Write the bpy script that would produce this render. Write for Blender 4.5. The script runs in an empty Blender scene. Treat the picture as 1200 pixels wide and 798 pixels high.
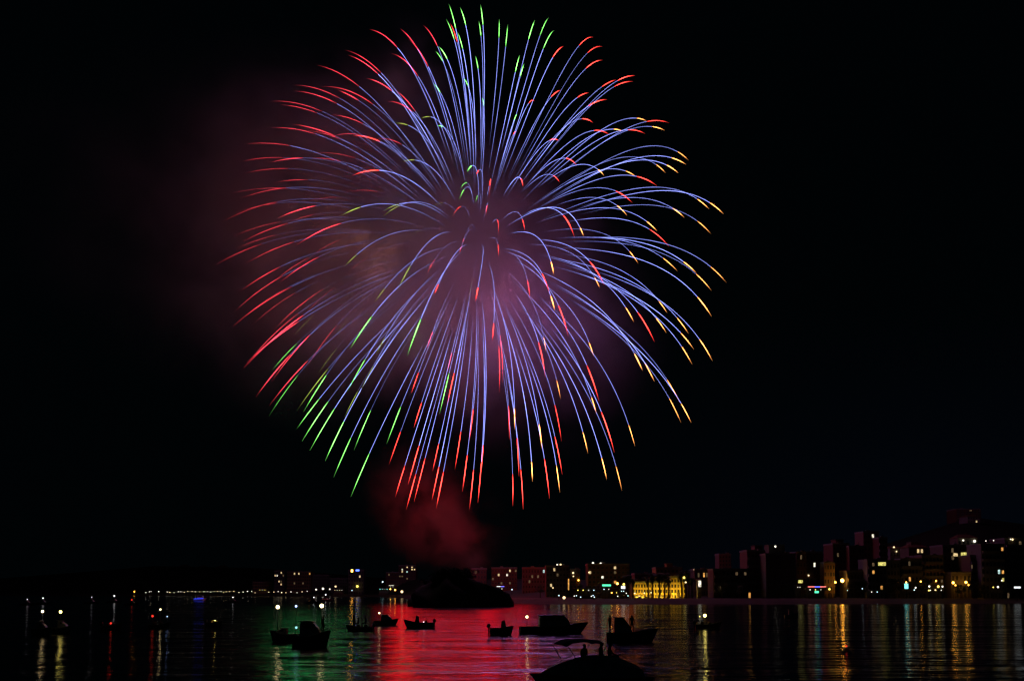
import bpy, bmesh, math, random
from mathutils import Vector, Matrix

R = math.radians
random.seed(11)
sc = bpy.context.scene
col = sc.collection

# ------------------------------------------------------------------ camera, sky, exposure
TH = R(4.0)
FPX = 1400.0
CAMZ = 5.0
cd = bpy.data.cameras.new('camera')
cam = bpy.data.objects.new('camera', cd)
col.objects.link(cam)
cam.location = (0, 0, CAMZ)
cam.rotation_euler = (R(90) + TH, 0, 0)
cd.sensor_width = 36
cd.lens = 36 * FPX / 1200
cd.shift_y = 195 / 1200
cd.clip_start = 0.5
cd.clip_end = 12000
sc.camera = cam

w = bpy.data.worlds.new('World')
sc.world = w
w.use_nodes = True
nt = w.node_tree
bg = nt.nodes['Background']
tc = nt.nodes.new('ShaderNodeTexCoord')
sep = nt.nodes.new('ShaderNodeSeparateXYZ')
nt.links.new(tc.outputs['Generated'], sep.inputs[0])
rp = nt.nodes.new('ShaderNodeValToRGB')          # a moonless night sky, a trace of town glow low down
rp.color_ramp.elements[0].position = 0.0
rp.color_ramp.elements[0].color = (.0003, .0008, .0011, 1)
rp.color_ramp.elements[1].position = 0.30
rp.color_ramp.elements[1].color = (0.00025, 0.0007, 0.0010, 1)
nt.links.new(sep.outputs['Z'], rp.inputs[0])
# glow of the town to the east
gx = nt.nodes.new('ShaderNodeMapRange')
gx.inputs['From Min'].default_value = .02
gx.inputs['From Max'].default_value = .3
nt.links.new(sep.outputs['X'], gx.inputs['Value'])
gz = nt.nodes.new('ShaderNodeMapRange')
gz.inputs['From Min'].default_value = .22
gz.inputs['From Max'].default_value = .02
nt.links.new(sep.outputs['Z'], gz.inputs['Value'])
gm = nt.nodes.new('ShaderNodeMath')
gm.operation = 'MULTIPLY'
nt.links.new(gx.outputs[0], gm.inputs[0])
nt.links.new(gz.outputs[0], gm.inputs[1])
mx = nt.nodes.new('ShaderNodeMix')
mx.data_type = 'RGBA'
nt.links.new(gm.outputs[0], mx.inputs[0])
nt.links.new(rp.outputs[0], mx.inputs[6])
mx.inputs[7].default_value = (.0007, .0014, .0032, 1)
nt.links.new(mx.outputs[2], bg.inputs['Color'])
bg.inputs['Strength'].default_value = 1.0

sc.view_settings.view_transform = 'Standard'
sc.view_settings.look = 'None'
sc.view_settings.exposure = 0
sc.view_settings.gamma = 1
sc.render.engine = 'CYCLES'
cy = sc.cycles
cy.use_denoising = True
try:
    cy.denoiser = 'OPENIMAGEDENOISE'
except Exception:
    pass
cy.max_bounces = 5
cy.diffuse_bounces = 2
cy.glossy_bounces = 3
cy.transmission_bounces = 2
cy.transparent_max_bounces = 12
cy.volume_bounces = 0
cy.volume_step_rate = 1.0
cy.volume_max_steps = 160
cy.sample_clamp_indirect = 4.0
cy.use_light_tree = True
cy.filter_width = 1.4


def at(px, py, Y):
    """the point at depth Y metres that stands at this spot of the 1200 x 798 view"""
    u = (594 - py) / FPX
    f = (math.cos(TH) - math.sin(TH) * u)
    k = Y / f
    return Vector(((px - 600) / FPX * k, Y, CAMZ + (math.sin(TH) + math.cos(TH) * u) * k))


# ------------------------------------------------------------------ mesh helpers
class MB:
    def __init__(self):
        self.v = []
        self.f = []
        self.m = []

    def add(self, vs, fs, mi=0):
        o = len(self.v)
        self.v += [tuple(p) for p in vs]
        for f in fs:
            self.f.append([o + i for i in f])
            self.m.append(mi)
        return self

    def box(self, x0, x1, y0, y1, z0, z1, mi=0):
        vs = [(x, y, z) for z in (z0, z1) for y in (y0, y1) for x in (x0, x1)]
        return self.add(vs, [(0, 2, 3, 1), (4, 5, 7, 6), (0, 1, 5, 4), (2, 6, 7, 3), (0, 4, 6, 2), (1, 3, 7, 5)], mi)

    def tube(self, pts, rad, n=6, mi=0, caps=True):
        pts = [Vector(p) for p in pts]
        rs = rad if isinstance(rad, (list, tuple)) else [rad] * len(pts)
        t0 = (pts[1] - pts[0]).normalized()
        up = Vector((0, 0, 1)) if abs(t0.z) < .9 else Vector((1, 0, 0))
        a = t0.cross(up).normalized()
        vs = []
        for i, p in enumerate(pts):
            t = (pts[min(i + 1, len(pts) - 1)] - pts[max(i - 1, 0)]).normalized()
            a = (a - t * a.dot(t)).normalized()
            b = t.cross(a)
            for k in range(n):
                q = 2 * math.pi * k / n
                vs.append(p + (a * math.cos(q) + b * math.sin(q)) * rs[i])
        fs = []
        for i in range(len(pts) - 1):
            for k in range(n):
                k2 = (k + 1) % n
                fs.append((i * n + k, i * n + k2, (i + 1) * n + k2, (i + 1) * n + k))
        if caps:
            fs.append(tuple(range(n))[::-1])
            fs.append(tuple((len(pts) - 1) * n + k for k in range(n)))
        return self.add(vs, fs, mi)

    def ball(self, c, r, nu=8, nv=5, mi=0, sx=1, sy=1, sz=1):
        vs = [(c[0], c[1], c[2] - r * sz)]
        for j in range(1, nv):
            ph = math.pi * j / nv
            for i in range(nu):
                t = 2 * math.pi * i / nu
                vs.append((c[0] + r * sx * math.sin(ph) * math.cos(t), c[1] + r * sy * math.sin(ph) * math.sin(t), c[2] - r * sz * math.cos(ph)))
        vs.append((c[0], c[1], c[2] + r * sz))
        fs = [(0, 1 + (i + 1) % nu, 1 + i) for i in range(nu)]
        for j in range(nv - 2):
            for i in range(nu):
                a = 1 + j * nu
                fs.append((a + i, a + (i + 1) % nu, a + nu + (i + 1) % nu, a + nu + i))
        a = 1 + (nv - 2) * nu
        fs += [(a + i, a + (i + 1) % nu, len(vs) - 1) for i in range(nu)]
        return self.add(vs, fs, mi)

    def prism(self, poly, y0, y1, mi=0):
        n = len(poly)
        vs = [(x, y0, z) for x, z in poly] + [(x, y1, z) for x, z in poly]
        fs = [tuple(range(n)), tuple(range(2 * n - 1, n - 1, -1))]
        fs += [((i + 1) % n, i, n + i, n + (i + 1) % n) for i in range(n)]
        return self.add(vs, fs, mi)

    def loft(self, secs, mi=0, close=True):
        n = len(secs[0])
        vs = [p for s in secs for p in s]
        fs = []
        for i in range(len(secs) - 1):
            for k in range(n if close else n - 1):
                k2 = (k + 1) % n
                fs.append((i * n + k, i * n + k2, (i + 1) * n + k2, (i + 1) * n + k))
        if close:
            fs.append(tuple(range(n))[::-1])
            fs.append(tuple((len(secs) - 1) * n + k for k in range(n)))
        return self.add(vs, fs, mi)

    def build(self, name, mats, parent=None, smooth=False):
        me = bpy.data.meshes.new(name)
        me.from_pydata(self.v, [], self.f)
        if not isinstance(mats, (list, tuple)):
            mats = [mats]
        for m in mats:
            me.materials.append(m)
        me.polygons.foreach_set('material_index', self.m)
        if smooth:
            me.polygons.foreach_set('use_smooth', [True] * len(me.polygons))
        me.update()
        o = bpy.data.objects.new(name, me)
        col.objects.link(o)
        if parent is not None:
            o.parent = parent
        return o


def tag(o, label=None, cat=None, group=None, kind=None):
    if label: o['label'] = label
    if cat: o['category'] = cat
    if group: o['group'] = group
    if kind: o['kind'] = kind
    return o


def empty(name, loc, rz=0.0):
    o = bpy.data.objects.new(name, None)
    col.objects.link(o)
    o.location = loc
    o.rotation_euler = (0, 0, rz)
    o.empty_display_size = .3
    return o


KIDS = {}


def copy_tree(o, parent=None):
    c = o.copy()
    col.objects.link(c)
    if parent is not None:
        c.parent = parent
    for ch in [k for k in bpy.data.objects if k.parent == o]:
        copy_tree(ch, c)
    return c


# ------------------------------------------------------------------ materials
def mat(name, base, rough=.7, var=.25, scale=3.0, spec=.3, metal=0.0):
    m = bpy.data.materials.new(name)
    m.use_nodes = True
    t = m.node_tree
    b = t.nodes['Principled BSDF']
    b.inputs['Roughness'].default_value = rough
    b.inputs['Specular IOR Level'].default_value = spec
    b.inputs['Metallic'].default_value = metal
    n = t.nodes.new('ShaderNodeTexNoise')
    n.inputs['Scale'].default_value = scale
    n.inputs['Detail'].default_value = 5
    g = t.nodes.new('ShaderNodeTexCoord')
    t.links.new(g.outputs['Object'], n.inputs['Vector'])
    r = t.nodes.new('ShaderNodeValToRGB')
    r.color_ramp.elements[0].position = .3
    r.color_ramp.elements[1].position = .7
    r.color_ramp.elements[0].color = tuple(c * (1 - var) for c in base) + (1,)
    r.color_ramp.elements[1].color = tuple(min(1, c * (1 + var)) for c in base) + (1,)
    t.links.new(n.outputs['Fac'], r.inputs[0])
    t.links.new(r.outputs[0], b.inputs['Base Color'])
    return m


def glow(name, c, s, var=0.0):
    m = bpy.data.materials.new(name)
    m.use_nodes = True
    t = m.node_tree
    t.nodes.remove(t.nodes['Principled BSDF'])
    e = t.nodes.new('ShaderNodeEmission')
    e.inputs['Color'].default_value = tuple(c) + (1,)
    e.inputs['Strength'].default_value = s
    if var:
        g = t.nodes.new('ShaderNodeTexCoord')
        n = t.nodes.new('ShaderNodeTexNoise')
        n.inputs['Scale'].default_value = 1.3
        t.links.new(g.outputs['Object'], n.inputs['Vector'])
        mr = t.nodes.new('ShaderNodeMapRange')
        mr.inputs['From Min'].default_value = .35
        mr.inputs['From Max'].default_value = .65
        mr.inputs['To Min'].default_value = s * (1 - var)
        mr.inputs['To Max'].default_value = s * (1 + var)
        t.links.new(n.outputs['Fac'], mr.inputs['Value'])
        t.links.new(mr.outputs[0], e.inputs['Strength'])
    t.links.new(e.outputs[0], t.nodes['Material Output'].inputs['Surface'])
    return m


def spark(name, c, s):
    """burning composition: its brightness along the streak is carried by the attribute 'burn_level'"""
    m = glow(name, c, s)
    t = m.node_tree
    e = [n for n in t.nodes if n.type == 'EMISSION'][0]
    a = t.nodes.new('ShaderNodeAttribute')
    a.attribute_name = 'burn_level'
    mu = t.nodes.new('ShaderNodeMath')
    mu.operation = 'MULTIPLY'
    mu.inputs[1].default_value = s
    t.links.new(a.outputs['Fac'], mu.inputs[0])
    t.links.new(mu.outputs[0], e.inputs['Strength'])
    return m


M = {
    'cream': mat('cream_render', (0.138, 0.115, 0.084)), 'white': mat('white_render', (0.161, 0.154, 0.142)),
    'ochre': mat('ochre_render', (0.211, 0.136, 0.068)), 'pink': mat('pink_render', (0.138, 0.084, 0.069)),
    'grey': mat('grey_render', (0.1, 0.1, 0.1)), 'brick': mat('brick_wall', (0.1, 0.046, 0.031)),
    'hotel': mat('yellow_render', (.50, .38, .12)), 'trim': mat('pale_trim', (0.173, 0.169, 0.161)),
    'roof': mat('roof_tile', (.20, .10, .06)), 'dark': mat('dark_metal', (.03, .03, .035), .5),
    'frame': mat('window_frame', (.2, .19, .18)), 'glass': mat('dark_glass', (.015, .018, .02), .12, .1, 1, .5),
    'shutter': mat('wood_shutter', (.10, .07, .05)), 'rail': mat('rail_metal', (.12, .12, .12), .5),
    'hullw': mat('white_gelcoat', (.5, .5, .48), .35), 'hulld': mat('dark_gelcoat', (.04, .05, .07), .35),
    'rubber': mat('grey_rubber', (.08, .085, .09), .6), 'teak': mat('deck_wood', (.14, .09, .05)),
    'canvas': mat('navy_canvas', (.025, .035, .06), .9), 'sand': mat('beach_sand', (0.1, 0.075, 0.055), .95, .2, .15),
    'land': mat('land_soil', (.025, .027, .018), .95, .3, .05), 'rock': mat('headland_rock', (.09, .07, .06), .95, .4, .2),
    'leaf': mat('leaf_green', (.035, .06, .02), .7), 'frond': mat('palm_frond', (.04, .065, .02), .7),
    'bark': mat('tree_bark', (.08, .055, .035), .9), 'skin': mat('skin', (.35, .2, .14), .6),
    'cloth': mat('dark_cloth', (.03, .03, .04), .9), 'hair': mat('dark_hair', (.02, .015, .01), .6),
    'pave': mat('promenade_paving', (0.124, 0.112, 0.099), .9, .2, .3), 'car': mat('car_paint', (.25, .25, .27), .3),
}
G = {
    'warm': glow('lamp_warm', (1, .72, .36), 2), 'white': glow('lamp_white', (1, .93, .75), 1.8),
    'orange': glow('lamp_orange', (1, .42, .05), 15), 'yellow': glow('lamp_yellow', (1, .75, .12), 2.8),
    'cool': glow('lamp_cool', (.65, .9, 1), 2), 'teal': glow('lamp_teal', (.2, .95, .85), 4),
    'blue': glow('lamp_blue', (.08, .15, 1), 4), 'red': glow('lamp_red', (1, .05, .03), 1.3), 'green': glow('lamp_green', (.05, 1, .3), 2),
    'wwarm': glow('lit_window_warm', (1, .72, .34), .9, .5), 'wwhite': glow('lit_window_white', (1, .92, .7), 1.1, .5),
    'wyellow': glow('lit_window_yellow', (.95, .85, .22), .7, .5), 'worange': glow('lit_window_orange', (1, .45, .1), .9, .5),
    'wcool': glow('lit_window_cool', (.6, .9, .85), 1.0, .5), 'wdim': glow('lit_window_dim', (.9, .6, .3), .12, .6),
    'rww': glow('row_lamp_white', (1, .93, .75), 3), 'rwm': glow('row_lamp_warm', (1, .75, .4), 3),
    'flood': glow('flood_lamp', (1, .60, .05), 270),
}

# ------------------------------------------------------------------ water, land, beach, headland
def water_mat():
    m = bpy.data.materials.new('sea_water')
    m.use_nodes = True
    t = m.node_tree
    b = t.nodes['Principled BSDF']
    b.inputs['Base Color'].default_value = (.002, .004, .006, 1)
    b.inputs['Roughness'].default_value = WROUGH
    b.inputs['IOR'].default_value = 1.333
    b.inputs['Specular IOR Level'].default_value = .21
    g = t.nodes.new('ShaderNodeNewGeometry')
    prev = None
    for sc_, sx, st, dist in ((.9, .55, 1.0, WB1), (.16, .5, 1.0, WB2), (.03, .4, 1.0, WB3)):
        mp = t.nodes.new('ShaderNodeMapping')
        mp.inputs['Scale'].default_value = (sc_ * sx, sc_, sc_)
        mp.inputs['Rotation'].default_value = (0, 0, .2 * sc_)
        t.links.new(g.outputs['Position'], mp.inputs['Vector'])
        n = t.nodes.new('ShaderNodeTexNoise')
        n.inputs['Scale'].default_value = 1
        n.inputs['Detail'].default_value = 2.5
        t.links.new(mp.outputs[0], n.inputs['Vector'])
        bp = t.nodes.new('ShaderNodeBump')
        bp.inputs['Strength'].default_value = st
        bp.inputs['Distance'].default_value = dist
        t.links.new(n.outputs['Fac'], bp.inputs['Height'])
        if prev: t.links.new(prev.outputs[0], bp.inputs['Normal'])
        prev = bp
    mp = t.nodes.new('ShaderNodeMapping')                        # wind patches: smoother and rougher water
    mp.inputs['Scale'].default_value = (.035, .16, 1)
    t.links.new(g.outputs['Position'], mp.inputs['Vector'])
    n = t.nodes.new('ShaderNodeTexNoise')
    n.inputs['Scale'].default_value = 1
    n.inputs['Detail'].default_value = 5
    n.inputs['Roughness'].default_value = .65
    t.links.new(mp.outputs[0], n.inputs['Vector'])
    mr = t.nodes.new('ShaderNodeMapRange')
    mr.inputs['From Min'].default_value = .38
    mr.inputs['From Max'].default_value = .62
    mr.inputs['To Min'].default_value = WROUGH * .55
    mr.inputs['To Max'].default_value = WROUGH * 1.5
    t.links.new(n.outputs['Fac'], mr.inputs['Value'])
    t.links.new(mr.outputs[0], b.inputs['Roughness'])
    t.links.new(prev.outputs[0], b.inputs['Normal'])
    return m


WROUGH, WB1, WB2, WB3 = .13, .12, .50, .6
wb = MB()
wb.add([(-4000, -60, 0), (4000, -60, 0), (4000, 6000, 0), (-4000, 6000, 0)], [(0, 1, 2, 3)])
tag(wb.build('water', water_mat()), kind='structure')


def lerp_tab(tab, x):
    if x <= tab[0][0]: return tab[0][1]
    for (a, b), (c, d) in zip(tab, tab[1:]):
        if x <= c: return b + (d - b) * (x - a) / (c - a)
    return tab[-1][1]


SHORE = [(-900, 1500), (0, 1300), (300, 1080), (440, 960), (500, 620), (575, 500), (640, 440), (900, 437), (1010, 452), (1200, 470), (1700, 420)]
HILL = [(-900, 30), (0, 20), (180, 34), (300, 30), (500, 12), (700, 10), (900, 16), (1040, 34), (1140, 52), (1250, 44), (1700, 40)]


def px_of(x, y): return 600 + FPX * x / max(y, 1)


def ss(a, b, x):
    u = min(1, max(0, (x - a) / (b - a)))
    return u * u * (3 - 2 * u)


def ground_z(x, y):
    p = px_of(x, y)
    s = y - lerp_tab(SHORE, p)
    z = -1.2 + 3.1 * ss(-14, 30, s) if s < 30 else 1.9
    return z + lerp_tab(HILL, p) * ss(70, 330, s)


def sheet(name, svals, m, p0=-900, p1=1700, step=20):
    b = MB()
    cols_ = []
    p = p0
    while p <= p1:
        y0 = lerp_tab(SHORE, p)
        cols_.append([((p - 600) / FPX * (y0 + s), y0 + s) for s in svals])
        p += step
    vs = [(x, y, ground_z(x, y)) for c in cols_ for x, y in c]
    n = len(svals)
    fs = [(i * n + j, (i + 1) * n + j, (i + 1) * n + j + 1, i * n + j + 1) for i in range(len(cols_) - 1) for j in range(n - 1)]
    b.add(vs, fs)
    return tag(b.build(name, m, smooth=True), kind='structure')


sheet('beach', [-14, -7, 0, 8, 16, 24, 30], M['sand'])
sheet('promenade', [30, 33, 44], M['pave'])
sheet('ground', [44, 60, 70, 110, 150, 200, 260, 330, 500, 900, 1800, 3500], M['land'])

# rocky headland the rockets went up behind
hb = MB()
hc = at(530, 712, 362); hc.z = 0
nu, nv = 48, 12
hv = []
for j in range(nv + 1):
    q = j / nv
    for i in range(nu):
        t = 2 * math.pi * i / nu
        rr = 1 + .14 * math.sin(3 * t + 1 + q) + .09 * math.sin(7 * t + 2 * q) + .06 * math.sin(13 * t + q * 9)
        prof = math.cos(q * math.pi / 2) ** .75
        hv.append((hc.x + 15.0 * rr * prof * math.cos(t), hc.y + 17 + 16 * rr * prof * math.sin(t),
                   -1 + 10.2 * q ** .8 + 1.5 * math.sin(5 * t + 6 * q) * (q < 1) * (q > 0)))
hf = [(j * nu + i, j * nu + (i + 1) % nu, (j + 1) * nu + (i + 1) % nu, (j + 1) * nu + i) for j in range(nv) for i in range(nu)]
hb.add(hv, hf)
tag(hb.build('hill', M['rock'], smooth=True), kind='structure')

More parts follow.
